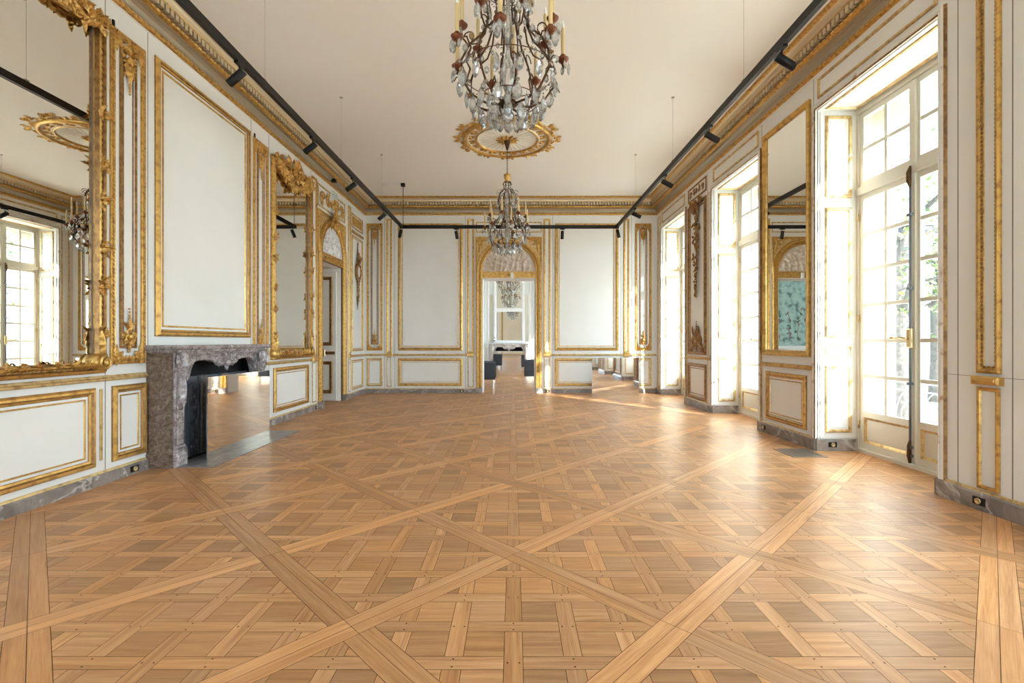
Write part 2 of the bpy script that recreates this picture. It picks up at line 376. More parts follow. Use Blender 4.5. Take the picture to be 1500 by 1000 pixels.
def build_floor():
    D = 1.365; P = D / 6; Y0 = 2.695; HW = 0.036; BT = 0.069 * math.sqrt(2) / D
    x0, x1, y0, y1 = -5.2, XO, YR, 17.3
    verts = []; faces = []; uvs = []; tones = []; mats = []
    def emit(poly, grain, tone, gap=0.0011):
        poly = clip(clip(clip(clip(poly, 1, 0, x0), -1, 0, -x1), 0, 1, y0), 0, -1, -y1)
        if len(poly) < 3: return
        poly = inset(poly, gap)
        if len(poly) < 3: return
        i0 = len(verts); ou, ov = rng.random() * 40, rng.random() * 40
        c, sn = cos(grain), sin(grain)
        for x, y in poly: verts.append((x, y, 0.0))
        faces.append(tuple(range(i0, i0 + len(poly)))); mats.append(0)
        uvs.append([(x * c + y * sn + ou, -x * sn + y * c + ov) for x, y in poly]); tones.append(tone)
    def tone(base=1.0, sp=0.13):
        k = base * (1 + rng.uniform(-sp, sp)); h = rng.uniform(-0.03, 0.10)
        return (k * (1 + h * 0.5), k * (1 - h * 0.2), k * (1 - h * 1.6), 1)
    def ab(a, b): return ((a + b) * D / 2, (a - b) * D / 2 + Y0)
    dots = []
    for mm in range(-9, 18):
        for nn in range(-18, 10):
            cx, cy = ab(mm + 0.5, nn + 0.5)
            if cx < x0 - D or cx > x1 + D or cy < y0 - D or cy > y1 + D: continue
            r2 = math.sqrt(2)
            def inpanel(poly):
                k = D / r2
                for (nx, ny, c) in ((1 / r2, 1 / r2, (mm + BT) * k), (-1 / r2, -1 / r2, -(mm + 1 - BT) * k), (1 / r2, -1 / r2, (nn + BT) * k), (-1 / r2, 1 / r2, -(nn + 1 - BT) * k)):
                    poly = clip(poly, nx, ny, c + ny * Y0)
                    if len(poly) < 3: return []
                return poly
            ic, jc = round(cx / P), round((cy - Y0) / P)
            hw = HW / P
            for i in range(ic - 4, ic + 5):
                for j in range(jc - 4, jc + 5):
                    # square filler
                    q = [((i + hw) * P, (j + hw) * P + Y0), ((i + 1 - hw) * P, (j + hw) * P + Y0), ((i + 1 - hw) * P, (j + 1 - hw) * P + Y0), ((i + hw) * P, (j + 1 - hw) * P + Y0)]
                    q = inpanel(q)
                    if q: emit(q, 0.0, tone(0.88, 0.24))
                    if (i + j) % 2 == 0:   # strip along y, over the crossing (i, j)
                        q = inpanel([((i - hw) * P, (j - 1 + hw) * P + Y0), ((i + hw) * P, (j - 1 + hw) * P + Y0), ((i + hw) * P, (j + 1 - hw) * P + Y0), ((i - hw) * P, (j + 1 - hw) * P + Y0)])
                        if q:
                            emit(q, PI / 2, tone(1.0, 0.16))
                            for sx in (-0.022, 0.022): dots.append((i * P + sx, j * P + Y0, mm, nn))
                    else:
                        q = inpanel([((i - 1 + hw) * P, (j - hw) * P + Y0), ((i + 1 - hw) * P, (j - hw) * P + Y0), ((i + 1 - hw) * P, (j + hw) * P + Y0), ((i - 1 + hw) * P, (j + hw) * P + Y0)])
                        if q:
                            emit(q, 0.0, tone(1.02, 0.13))
                            for sx in (-0.022, 0.022): dots.append((i * P, j * P + Y0 + sx, mm, nn))
            # frame boards of the panel borders
            for sg in (-1, 1):
                def ends(over0, over1): return (0 if over0 else BT), (1 if over1 else 1 - BT)
                e0, e1 = ends((mm + nn) % 2 == 0, (mm + nn + 1) % 2 == 0)
                lo, hi = (mm - BT, mm) if sg < 0 else (mm, mm + BT)
                emit([ab(lo, nn + e0), ab(hi, nn + e0), ab(hi, nn + e1), ab(lo, nn + e1)], -PI / 4, tone(0.93, 0.10))
                e0, e1 = ends((mm + nn) % 2 != 0, (mm + 1 + nn) % 2 != 0)
                lo, hi = (nn - BT, nn) if sg < 0 else (nn, nn + BT)
                emit([ab(mm + e0, lo), ab(mm + e0, hi), ab(mm + e1, hi), ab(mm + e1, lo)], PI / 4, tone(1.20, 0.09))  # paler along this diagonal: grain sheen painted into the tone
    for x, y, mm, nn in dots:      # dowel heads
        if not (0.8 < y < 5.5): continue
        a, b = (x + y - Y0) / D, (x - y + Y0) / D
        if not (mm + BT < a < mm + 1 - BT and nn + BT < b < nn + 1 - BT): continue
        i0 = len(verts)
        for k in range(6): verts.append((x + 0.0042 * cos(k * PI / 3), y + 0.0042 * sin(k * PI / 3), 0.0004))
        faces.append(tuple(range(i0, i0 + 6))); mats.append(1); uvs.append([(0, 0)] * 6); tones.append((1, 1, 1, 1))
    i0 = len(verts)
    verts += [(x0, y0, -0.003), (x1, y0, -0.003), (x1, y1, -0.003), (x0, y1, -0.003)]
    faces.append((i0, i0 + 1, i0 + 2, i0 + 3)); mats.append(1); uvs.append([(0, 0)] * 4); tones.append((1, 1, 1, 1))
    me = bpy.data.meshes.new('floor'); me.from_pydata(verts, [], faces)
    me.materials.append(M['floor']); me.materials.append(M['gap']); me.polygons.foreach_set('material_index', mats)
    ul = me.uv_layers.new(name='grain'); flat = [c for f in uvs for p in f for c in p]; ul.data.foreach_set('uv', flat)
    ca = me.color_attributes.new('board_tone', 'FLOAT_COLOR', 'CORNER')
    flat = []
    for f, t in zip(faces, tones): flat += list(t) * len(f)
    ca.data.foreach_set('color', flat)
    me.update()
    o = bpy.data.objects.new('floor', me); COL.objects.link(o); o['kind'] = 'structure'
build_floor()

# ------------------------------------------------------------------ shell
def struct(name, mb, mats, label=None, cat=None):
    o = mb.build(name, mats); o['kind'] = 'structure'
    if label: tag(o, label, cat)
    return o
b = MB(); b.box(XL - 0.2, XR + 0.2, YR - 0.2, YB + 0.2, ZC, ZC + 0.2); ceiling = struct('ceiling', b, 'ceil')
b = MB()
b.box(XL - 0.45, XL, YR - 0.4, LD0, 0, ZC)
b.box(XL - 0.45, XL, LD1, YB, 0, ZC)
b.box(XL - 0.45, XL, LD0, LD1, ZD, ZC)
wall_left = struct('wall_left', b, 'paint')
b = MB()
b.box(XL - 0.45, DOOR_C - DOOR_H, YB, YB + 0.4, 0, ZC); b.box(DOOR_C + DOOR_H, XO, YB, YB + 0.4, 0, ZC); b.box(DOOR_C - DOOR_H, DOOR_C + DOOR_H, YB, YB + 0.4, ZD, ZC)
wall_back = struct('wall_back', b, 'paint')
b = MB()
edges = sorted(WIN)
ys = [YR - 0.2] + [v for e in edges for v in e] + [YB]
for k in range(0, len(ys), 2): b.box(XR, XO, ys[k], ys[k + 1], 0, ZC)
for y0, y1 in edges:
    b.box(XR, XO, y0, y1, ZW, ZC)
    # outer stone head with a flat arch, in front of the casement
    n = 10
    for k in range(n):
        ya, yb_ = y0 + (y1 - y0) * k / n, y0 + (y1 - y0) * (k + 1) / n
        h = lambda y: 3.36 + 0.26 * (1 - ((y - (y0 + y1) / 2) / ((y1 - y0) / 2)) ** 2)
        i = [b.p(x, y, z) for x in (XW + 0.16, XO) for y, z in ((ya, h(ya)), (yb_, h(yb_)), (yb_, ZW), (ya, ZW))]
        for q in ((0, 1, 2, 3), (4, 7, 6, 5), (0, 4, 5, 1)): b.face([i[z] for z in q], 1)
wall_right = struct('wall_right', b, ['paint', 'stone'])
b = MB(); ys = [XL - 0.45] + [v for e in FILL_WIN for v in e] + [XO]
for k in range(0, len(ys), 2): b.box(ys[k], ys[k + 1], YR - 0.4, YR, 0, ZC)
for y0, y1 in FILL_WIN: b.box(y0, y1, YR - 0.4, YR, ZW, ZC); b.box(y0, y1, YR - 0.4, YR, 0, 0.3)
wall_rear = struct('wall_rear', b, 'paint')

# ---- profiles (offset inward, relief); mats index 0 gold, 1 paint
P_BIG = [(0, 0), (0.0, 0.012), (0.018, 0.030), (0.040, 0.033), (0.052, 0.020), (0.066, 0.016), (0.070, 0.005), (0.092, 0.005), (0.096, 0.012), (0.108, 0.012), (0.112, 0.001)]
G_BIG = [2, 0, 0, 2, 0, 2, 1, 0, 0, 0]
P_DADO = [(0, 0), (0, 0.014), (0.016, 0.030), (0.034, 0.030), (0.044, 0.014), (0.060, 0.010), (0.064, 0.004), (0.084, 0.004), (0.087, 0.009), (0.095, 0.009), (0.098, 0.001)]
P_THIN = [(0, 0), (0, 0.010), (0.008, 0.016), (0.022, 0.016), (0.030, 0.008), (0.032, 0.001)]
P_MID = [(0, 0), (0, 0.012), (0.012, 0.022), (0.03, 0.02), (0.034, 0.006), (0.046, 0.006), (0.05, 0.011), (0.058, 0.011), (0.062, 0.001)]
G_MID = [0, 0, 0, 0, 1, 0, 0, 0]

def panel(parent, fr, u0, u1, v0, v1, prof=P_BIG, g=None, mats=('gold_bright', 'paint'), name='panel_molding'):
    b = MB(fr); b.rect(u0, u1, v0, v1, prof, g if g else [0] * (len(prof) - 1)); return b.build(name, list(mats) + (['gold_old'] if len(mats) == 2 else []), parent)

# ---- carved ornaments
def orn_rosette(b, u, v, s, w=0.012, m=0):
    for k in range(6): b.leaf(u, v, w, k * PI / 3 + 0.3, s, s * 0.7, 0.25 * s, 0.15 * s, m)
    b.ell(u, v, w + 0.18 * s, 0.28 * s, 0.28 * s, 0.22 * s, 6, 4, 0, m)
def orn_cluster(b, u, v, s, w=0.02, ang=PI / 2, m=0):
    for k in range(7): b.leaf(u, v, w, ang + (k - 3) * 0.62 + rng.uniform(-.2, .2), s * rng.uniform(0.75, 1.1), s * 0.5, 0.25 * s, rng.uniform(0.1, 0.4) * s, m, rng.uniform(-.8, .8))
    for sg in (-1, 1):
        b.scroll(u + sg * 0.42 * s * sin(ang), v - 0.3 * s, w + 0.1 * s, PI / 2 - sg * PI / 2, 0.32 * s, 1.3, 0.085 * s, sg, m)
    b.ell(u, v, w + 0.25 * s, 0.26 * s, 0.22 * s, 0.2 * s, 6, 4, 0, m); b.ell(u + 0.2 * s, v + 0.35 * s, w + .2 * s, 0.15 * s, 0.13 * s, 0.14 * s, 5, 3, 0, m)
def orn_drop(b, u, vt, W, H, w=0.014, m=0):
    """mask and trophy hanging from the top: shell, scrolls, narrowing leaves"""
    for k in range(7): b.leaf(u, vt - 0.16 * H, w, PI / 2 + (k - 3) * 0.38, 0.22 * H, 0.08 * H, 0.02, 0.01, m)
    for sg in (-1, 1):
        b.scroll(u + sg * 0.30 * W, vt - 0.22 * H, w, PI / 2, 0.17 * W, 1.4, 0.045 * W, -sg, m)
        b.leaf(u + sg * 0.15 * W, vt - 0.26 * H, w, -PI / 2 + sg * 0.35, 0.42 * H, 0.22 * W, 0.02, 0.008, m, -sg * 0.7)
        b.scroll(u + sg * 0.2 * W, vt - 0.6 * H, w, -PI / 2, 0.12 * W, 1.2, 0.035 * W, sg, m)
        for k in range(3): b.ell(u + sg * (0.36 - 0.06 * k) * W, vt - (0.36 + 0.09 * k) * H, w + 0.01, 0.07 * W, 0.07 * W, 0.012, 5, 3, 0, m)
    b.ell(u, vt - 0.3 * H, w + 0.012, 0.10 * H, 0.2 * W, 0.022, 8, 5, PI / 2, m)
    b.leaf(u, vt - 0.38 * H, w + 0.006, -PI / 2, 0.42 * H, 0.34 * W, 0.03, 0.0, m)
    for k in range(4): b.ell(u, vt - (0.8 + 0.065 * k) * H, w + 0.006, 0.045 * H * (1 - .12 * k), 0.09 * W * (1 - .15 * k), 0.012, 5, 3, PI / 2, m)
    for k in range(3): b.ell(u, vt - 0.05 * H + 0.05 * H * k, w, 0.03 * H, 0.05 * W, 0.01, 5, 3, PI / 2, m)
def orn_rise(b, u, vb, W, H, w=0.014, m=0):
    """candelabrum of leaves growing upward from a foot"""
    for sg in (-1, 1):
        b.leaf(u, vb + 0.04 * H, w, PI / 2 - sg * 1.25, 0.52 * W, 0.16 * H, 0.02, 0.01, m, sg * 1.2)
        b.leaf(u, vb + 0.15 * H, w, PI / 2 - sg * 0.7, 0.30 * H, 0.2 * W, 0.02, 0.01, m, sg * 0.6)
        b.scroll(u + sg * 0.28 * W, vb + 0.30 * H, w, -PI / 2, 0.17 * W, 1.4, 0.045 * W, sg, m)
        b.leaf(u + sg * 0.03 * W, vb + 0.45 * H, w, PI / 2 - sg * 0.5, 0.26 * H, 0.16 * W, 0.015, 0.01, m, -sg * 0.6)
    b.ell(u, vb + 0.26 * H, w + 0.012, 0.09 * H, 0.18 * W, 0.022, 8, 5, PI / 2, m)
    b.leaf(u, vb + 0.36 * H, w + 0.004, PI / 2, 0.36 * H, 0.24 * W, 0.025, 0, m)
    for k in range(4): b.ell(u, vb + (0.7 + 0.085 * k) * H, w + 0.004, 0.05 * H * (1 - .15 * k), 0.085 * W * (1 - .17 * k), 0.012, 5, 3, PI / 2, m)
    b.leaf(u, vb + 0.06 * H, w, -PI / 2, 0.14 * H, 0.22 * W, 0.015, 0, m); b.ell(u, vb - 0.1 * H, w, 0.04 * H, 0.09 * W, 0.012, 5, 3, PI / 2, m)
def orn_band(b, u0, u1, v0, v1, w=0.012, m=0, n=None):
    """running scroll of foliage, mirrored about the middle"""
    h = v1 - v0; L = (u1 - u0) / 2; c = (u0 + u1) / 2; vm = (v0 + v1) / 2
    n = n or max(2, int(L / (h * 0.85)))
    for sg in (-1, 1):
        for k in range(n):
            u = c + sg * L * (k + 0.75) / (n + 0.3); f = 1 if k % 2 == 0 else -1
            b.scroll(u, vm, w, PI if sg > 0 else 0, 0.34 * h, 1.25, 0.055 * h, f * sg, m)
            for q in range(3): b.leaf(u, vm + f * 0.12 * h, w, f * (PI / 2) + (q - 1) * 0.9 - sg * f * 0.4, 0.4 * h, 0.24 * h, 0.05 * h, 0.02 * h, m, f * 0.6)
            b.leaf(u - sg * 0.3 * h, vm - f * 0.1 * h, w, (0 if sg > 0 else PI) - f * sg * 0.8, 0.5 * h, 0.22 * h, 0.05 * h, 0.02 * h, m, sg * f * 0.9)
    orn_rosette(b, c, vm, 0.34 * h, w, m)
def beads(b, path, step, ru, rv, rw, w, skew=0.5, m=0, closed=True, off=0.0):
    n = len(path)
    for i in range(n if closed else n - 1):
        p, q = Vector(path[i]), Vector(path[(i + 1) % n]); L = (q - p).length
        if L < step: continue
        d = (q - p) / L; nn = Vector((-d.y, d.x)); k = max(1, int(L / step)); a = math.atan2(d.y, d.x)
        for j in range(k):
            c = p + d * (L * (j + 0.5) / k) + nn * off
            b.ell(c.x, c.y, w, ru, rv, rw, 5, 3, a + skew, m)

def notched(u0, u1, v0, v1, a, c):
    """rectangle whose corners step in by (a across, c along)"""
    return [(u0 + a, v0), (u1 - a, v0), (u1 - a, v0 + c * .55), (u1, v0 + c * .55), (u1, v1 - c), (u1 - a, v1 - c), (u1 - a, v1), (u0 + a, v1), (u0 + a, v1 - c), (u0, v1 - c), (u0, v0 + c * .55), (u0 + a, v0 + c * .55)]

def pilaster(parent, fr, u0, u1, v0, v1, rich=True, mats=('gold', 'paint')):
    """gilded outer frame with beads, inner frame, top trophy, bottom candelabrum"""
    b = MB(fr); W = u1 - u0
    b.rect(u0, u1, v0, v1, [(0, 0), (0, 0.014), (0.006, 0.02), (0.010, 0.016), (0.036, 0.016), (0.042, 0.02), (0.048, 0.012), (0.05, 0.001)], [0, 0, 0, 0, 0, 0, 0])
    path = [(u0 + 0.023, v0 + 0.023), (u1 - 0.023, v0 + 0.023), (u1 - 0.023, v1 - 0.023), (u0 + 0.023, v1 - 0.023)]
    beads(b, path, 0.036 if rich else 0.06, 0.017, 0.009, 0.009, 0.018)
    b.build('bead_molding', list(mats), parent)
    b = MB(fr); s = 0.17 * W + 0.01
    for su, sv in ((u0 + s * 0.8, v0 + s * 0.6), (u1 - s * 0.8, v0 + s * 0.6), (u1 - s * 0.8, v1 - s * 0.9), (u0 + s * 0.8, v1 - s * 0.9)):
        orn_rosette(b, su, sv, s * 0.75)
        dv = -1 if sv > (v0 + v1) / 2 else 1; du = -1 if su > (u0 + u1) / 2 else 1
        b.leaf(su, sv, 0.012, math.atan2(dv, 0), s * 1.7, s * 0.7, 0.02, 0.0); b.leaf(su, sv, 0.012, math.atan2(0, du), s * 1.3, s * 0.7, 0.02, 0.0)
        b.leaf(su, sv, 0.012, math.atan2(dv, du), s * 1.3, s * 0.7, 0.02, 0.0)
    for k in range(5): b.leaf(u0 + W * (0.3 + 0.1 * k), v0 + 0.03, 0.014, PI / 2, 0.05, 0.035, 0.015, 0); b.leaf(u0 + W * (0.3 + 0.1 * k), v1 - 0.03, 0.014, -PI / 2, 0.05, 0.035, 0.015, 0)
    b.build('corner_ornament', list(mats), parent)
    i0, i1 = u0 + W * 0.26, u1 - W * 0.26; j0, j1 = v0 + 0.14, v1 - 0.11
    panel(parent, fr, i0, i1, j0, j1, [(0, 0), (0, 0.010), (0.006, 0.018), (0.018, 0.018), (0.024, 0.006), (0.034, 0.005), (0.037, 0.009), (0.042, 0.009), (0.044, 0.001)], [0, 0, 0, 0, 1, 0, 0, 0], ('gold_old', 'paint'), 'inner_molding')
    b = MB(fr); orn_drop(b, (u0 + u1) / 2, j1 + 0.02, (i1 - i0) * 1.0, 0.42); b.build('trophy_ornament', list(mats), parent)
    b = MB(fr); orn_rise(b, (u0 + u1) / 2, j0 + 0.01, (i1 - i0) * 1.0, 0.36); b.build('candelabrum_ornament', list(mats), parent)

def strip_pilaster(parent, fr, u0, u1, z1=4.06):
    """narrow strip with two gilded edges, gilded block at the chair rail, plain foot"""
    b = MB(fr); W = u1 - u0
    b.rect(u0, u1, 0.93, z1, [(0, 0), (0, 0.012), (0.008, 0.02), (0.022, 0.018), (0.026, 0.006), (0.04, 0.004), (0.044, 0.001)])
    b.build('strip_molding', ['gold_bright'], parent)
    b = MB(fr); b.bbox(u0 - 0.012, u1 + 0.012, 0.855, 0.925, 0, 0.04, 0.012); b.build('rail_block', ['gold_bright'], parent)
    b = MB(fr); b.rect(u0 + 0.01, u1 - 0.01, 0.14, 0.84, [(0, 0), (0, 0.01), (0.012, 0.012), (0.02, 0.001)]); b.build('foot_molding', ['gold_pale'], parent)

def seams(parent, fr, us, v0=0.1, v1=4.13):
    for u in us:
        b = MB(fr); b.box(u - 0.003, u + 0.003, v0, v1, 0, 0.0015); b.build('panel_seam', ['seam'], parent)
def rail(parent, fr, u0, u1, v=0.865, mats='gold_pale'):
    b = MB(fr); b.sweep([(u1, v), (u0, v)], [(0, 0), (0, 0.02), (-0.008, 0.034), (-0.022, 0.036), (-0.03, 0.022), (-0.042, 0.018), (-0.048, 0.001)], False); b.build('chair_rail', [mats], parent)

# ------------------------------------------------------------------ skirting
def skirting(name, fr, segs, h, w=0.035):
    b = MB(fr)
    for u0, u1 in segs:
        b.sweep([(u1, 0), (u0, 0)], [(0, 0), (0, w), (-h + 0.012, w), (-h, w - 0.012), (-h, 0)], False, [0, 0, 0, 1])
        b.sweep([(u1, h), (u0, h)], [(0, 0), (0, 0.018), (-0.012, 0.014), (-0.016, 0)], False, [1, 1, 1])
    o = b.build(name, ['skirt', 'gold_pale']); o['kind'] = 'structure'; return o
skirting('baseboard_left', fL, [(YR, 4.50), (6.18, 8.46), (9.83, YB)], 0.095)
skirting('baseboard_back', fB, [(XL, DOOR_C - DOOR_H - 0.15), (DOOR_C + DOOR_H + 0.15, XR)], 0.095)
skirting('baseboard_right', fR, [(YR, -1.80), (-.25, .97), (2.52, 3.75), (5.27, 6.50), (8.02, 9.30), (10.78, YB)], 0.125)

# ------------------------------------------------------------------ cornice
b = MB()
CP = [(0, 4.13), (0.012, 4.14), (0.035, 4.15), (0.042, 4.17), (0.035, 4.19), (0.022, 4.20), (0.024, 4.225), (0.036, 4.255), (0.062, 4.28), (0.095, 4.292), (0.108, 4.294), (0.125, 4.305), (0.128, 4.335), (0.060, 4.345), (0.060, 4.405), (0.172, 4.408), (0.178, 4.42), (0.18, 4.425), (0.184, 4.447), (0.20, 4.47), (0.225, 4.482), (0.232, 4.484), (0.245, 4.492), (0.256, 4.508), (0.256, ZC)]
CM = [1, 0, 0, 0, 0, 2, 2, 2, 2, 0, 0, 0, 2, 2, 3, 0, 3, 3, 3, 3, 0, 0, 0, 0]
room = [(XL, YR), (XR, YR), (XR, YB), (XL, YB)]
b.sweep(room, [(d, z) for d, z in CP], True, CM)
cornice = b.build('trim_1', ['gold', 'paint', 'cove', 'cove_light']); cornice['kind'] = 'structure'
def along_walls(step, fn, y0=2.4):
    n = int((YB - y0) / step)
    for k in range(n):
        y = YB - 0.15 - (k + 0.5) * step
        fn(lambda a, d, z, y=y: (XL + d, y + a, z)); fn(lambda a, d, z, y=y: (XR - d, y + a, z))
    n = int((XR - XL - 0.3) / step)
    for k in range(n):
        x = XL + 0.15 + (k + 0.5) * step
        fn(lambda a, d, z, x=x: (x + a, YB - d, z))
bd = MB()
def dent(fr):
    bd.fr = fr; bd.box(-0.022, 0.022, 0.055, 0.168, 4.347, 4.4065)
along_walls(0.066, dent); bd.fr = fI
bd.build('dentil_molding', ['cove_light'], cornice)
be = MB()
def egg(fr):
    be.fr = fr; be.ell(0, 0.126, 4.319, 0.028, 0.016, 0.022, 6, 4)
along_walls(0.066, egg); be.build('egg_molding', ['gold_bright'], cornice)
br = MB()
def rope(fr):
    br.fr = fr; br.ell(0, 0.043, 4.168, 0.03, 0.01, 0.015, 5, 3)
along_walls(0.07, rope); br.build('leaf_molding', ['gold_bright'], cornice)
bt = MB()
def rope2(fr):
    bt.fr = fr; bt.ell(0, 0.252, 4.498, 0.026, 0.012, 0.012, 5, 3)
along_walls(0.06, rope2); bt.build('bead_molding', ['gold_bright'], cornice)

# ------------------------------------------------------------------ left wall panelling
panel(wall_left, fL, 4.62, 6.28, 1.25, 3.97, P_BIG, G_BIG)
pilaster(wall_left, fL, 4.105, 4.495, 1.0, 3.93)
pilaster(wall_left, fL, 6.36, 6.74, 1.0, 3.93)
panel(wall_left, fL, 2.1, 3.955, 0.16, 0.815, P_DADO, G_BIG)
panel(wall_left, fL, 4.125, 4.505, 0.16, 0.815, P_DADO, G_BIG)
panel(wall_left, fL, 6.90, 8.07, 0.17, 0.815, P_DADO, G_BIG)
panel(wall_left, fL, 10.24, 11.0, 0.16, 0.80, P_MID, G_MID)
b = MB(fL); b.rect(4.005, 4.03, 0.2, 0.80, [(0, 0), (0, 0.008), (0.006, 0.01), (0.011, 0.001)]); b.build('strip_molding', ['gold_pale'], wall_left)
seams(wall_left, fL, (4.062, 4.535, 6.32, 6.78, 8.18))
rail(wall_left, fL, 1.9, 4.50); rail(wall_left, fL, 6.19, 8.19); rail(wall_left, fL, 10.2, YB - 0.03)
strip_pilaster(wall_left, fL, 8.22, 8.42)
strip_pilaster(wall_left, fL, 10.02, 10.17)
panel(wall_left, fL, 10.24, 10.98, 0.99, 3.50, P_MID, G_MID)
panel(wall_left, fL, 10.24, 10.98, 3.66, 3.97, P_THIN)
b = MB(fL)
for k in range(11): b.bbox(10.32 + k * 0.055, 10.345 + k * 0.055, 3.72, 3.91, 0, 0.02, 0.006)
b.build('fluted_ornament', ['gold'], wall_left)
b = MB(fL); b.sweep([(10.98, 3.54), (10.24, 3.54)], [(0, 0), (0, 0.03), (-0.03, 0.045), (-0.06, 0.02), (-0.07, 0)], False); b.build('shelf_molding', ['gold'], wall_left)

# ------------------------------------------------------------------ back wall panelling
pilaster(wall_back, fB, -3.42, -3.05, 0.99, 3.95, False)
pilaster(wall_back, fB, 2.84, 3.22, 0.99, 3.95, False)
for u0, u1 in ((-2.69, -1.18), (0.97, 2.45)):
    panel(wall_back, fB, u0, u1, 0.99, 3.95, P_BIG, G_BIG)
    panel(wall_back, fB, u0, u1, 0.165, 0.81, P_DADO, G_BIG)
for u0, u1 in ((-2.96, -2.83), (-1.075, -0.915), (0.705, 0.865), (2.57, 2.70)): strip_pilaster(wall_back, fB, u0, u1)
panel(wall_back, fB, -3.42, -3.05, 0.165, 0.81, P_MID, G_MID); panel(wall_back, fB, 2.84, 3.22, 0.165, 0.81, P_MID, G_MID)
for u0, u1 in ((-3.45, -2.98), (-2.81, -1.09), (0.88, 2.55), (2.72, 3.33)): rail(wall_back, fB, u0, u1)
panel(wall_back, fB, DOOR_C - 0.77, DOOR_C + 0.77, 3.74, 3.99, P_THIN, None, ('gold_pale',))
seams(wall_back, fB, (-3.0, -2.77, -1.12, 0.92, 2.51, 2.76))

# ------------------------------------------------------------------ right wall panelling
panel(wall_right, fR, 5.45, 6.32, 0.19, 0.81, P_DADO, G_BIG, ('gold', 'paint'))
rail(wall_right, fR, 5.32, 6.45, 0.88, 'gold')
panel(wall_right, fR, 8.28, 9.13, 0.15, 0.80, P_DADO, G_BIG, ('gold_old', 'paint'))
rail(wall_right, fR, 8.08, 9.28, 0.88, 'gold')
panel(wall_right, fR, 8.28, 9.13, 0.96, 3.74, P_BIG, G_BIG, ('gold_old', 'paint'))
panel(wall_right, fR, 8.28, 9.13, 3.82, 4.08, P_THIN, None, ('gold_old',))
b = MB(fR); orn_band(b, 8.33, 9.08, 3.87, 4.03); b.build('frieze_ornament', ['gold_old'], wall_right)
b = MB(fR)
orn_cluster(b, 8.705, 3.62, 0.19, 0.02, PI / 2); orn_cluster(b, 8.5, 3.70, 0.12); orn_cluster(b, 8.91, 3.70, 0.12)
for k in range(86):
    t = k / 85; sp = 0.16 * sin(PI * min(1, t * 1.0 + 0.12)) ** 0.8 * (1.1 - t)
    u = 8.705 + rng.uniform(-sp, sp) * 1.3; v = 3.5 - 1.5 * t
    if k % 3: b.leaf(u, v, 0.015 + rng.uniform(0, .02), rng.uniform(0, 2 * PI), 0.13 * (1 - .45 * t), 0.06, 0.02, rng.uniform(0, .03), 0, rng.uniform(-1, 1))
    else: b.ell(u, v, 0.03, 0.026 * (1.2 - .6 * t), 0.026 * (1.2 - .6 * t), 0.024, 6, 4)
b.tube([(8.705, 3.55, 0.02), (8.70, 2.8, 0.02), (8.71, 2.0, 0.015)], [0.012, 0.01, 0.004], 5)
b.build('garland_ornament', ['gold_old'], wall_right)
b = MB(fR); orn_rise(b, 8.705, 1.08, 0.5, 0.5)
for sg in (-1, 1):
    b.leaf(8.705 + sg * 0.05, 1.18, 0.02, -PI / 2 + sg * 0.9, 0.3, 0.12, 0.02, 0.02, 0, sg * 0.5); b.scroll(8.705 + sg * 0.27, 1.06, 0.02, PI / 2, 0.08, 1.3, 0.018, sg)
    b.leaf(8.705 + sg * 0.12, 1.3, 0.02, PI / 2 - sg * 0.6, 0.2, 0.1, 0.02, 0.02, 0, sg)
b.build('foot_ornament', ['gold_old'], wall_right)
# near pier: bare boards with one gilded strip
seams(wall_right, fR, (3.60, 3.205, 3.0))
b = MB(fR); b.box(2.55, 3.70, 0.948, 0.951, 0, 0.0015); b.build('panel_seam', ['seam'], wall_right)
for k, y in enumerate((3.36, 2.88)):
    b = MB(fR); b.rect(y - 0.085, y + 0.085, 0.975, 3.98, [(0, 0), (0, 0.016), (0.012, 0.026), (0.026, 0.024), (0.03, 0.008), (0.046, 0.006), (0.048, 0.001)], [0] * 6)
    beads(b, [(y - 0.048, 1.02), (y + 0.048, 1.02), (y + 0.048, 3.93), (y - 0.048, 3.93)], 0.03, 0.013, 0.008, 0.009, 0.008, 0.0, 1)
    b.build('bead_molding', ['gold', 'gold_old'], wall_right)
    b = MB(fR); b.bbox(y - 0.1, y + 0.1, 0.895, 0.955, 0, 0.05, 0.012); b.bbox(y - 0.08, y + 0.08, 0.915, 0.935, 0.05, 0.056, 0.004); b.build('rail_block', ['gold_bright'], wall_right)
    b = MB(fR); b.rect(y - 0.075, y + 0.085, 0.15, 0.875, [(0, 0), (0, 0.012), (0.01, 0.018), (0.022, 0.016), (0.028, 0.001)]); b.build('foot_molding', ['gold'], wall_right)
strip = MB(fR); strip.rect(10.86, 11.06, 0.15, 4.06, P_THIN); strip.build('strip_molding', ['gold_pale'], wall_right)
strip = MB(fR); strip.rect(8.06, 8.2, 0.95, 3.75, [(0, 0), (0, 0.006), (0.008, 0.006), (0.01, 0)]); strip.build('strip_molding', ['gold_pale'], wall_right)
seams(wall_right, fR, (5.33, 6.44, 8.24, 9.2), 0.13, 4.12)

# rear wall, behind the camera
for u0, u1 in ((-0.9, 0.8),):
    panel(wall_rear, fRear, u0, u1, 0.99, 3.95, P_BIG, G_BIG); panel(wall_rear, fRear, u0, u1, 0.165, 0.81, P_DADO, G_BIG)

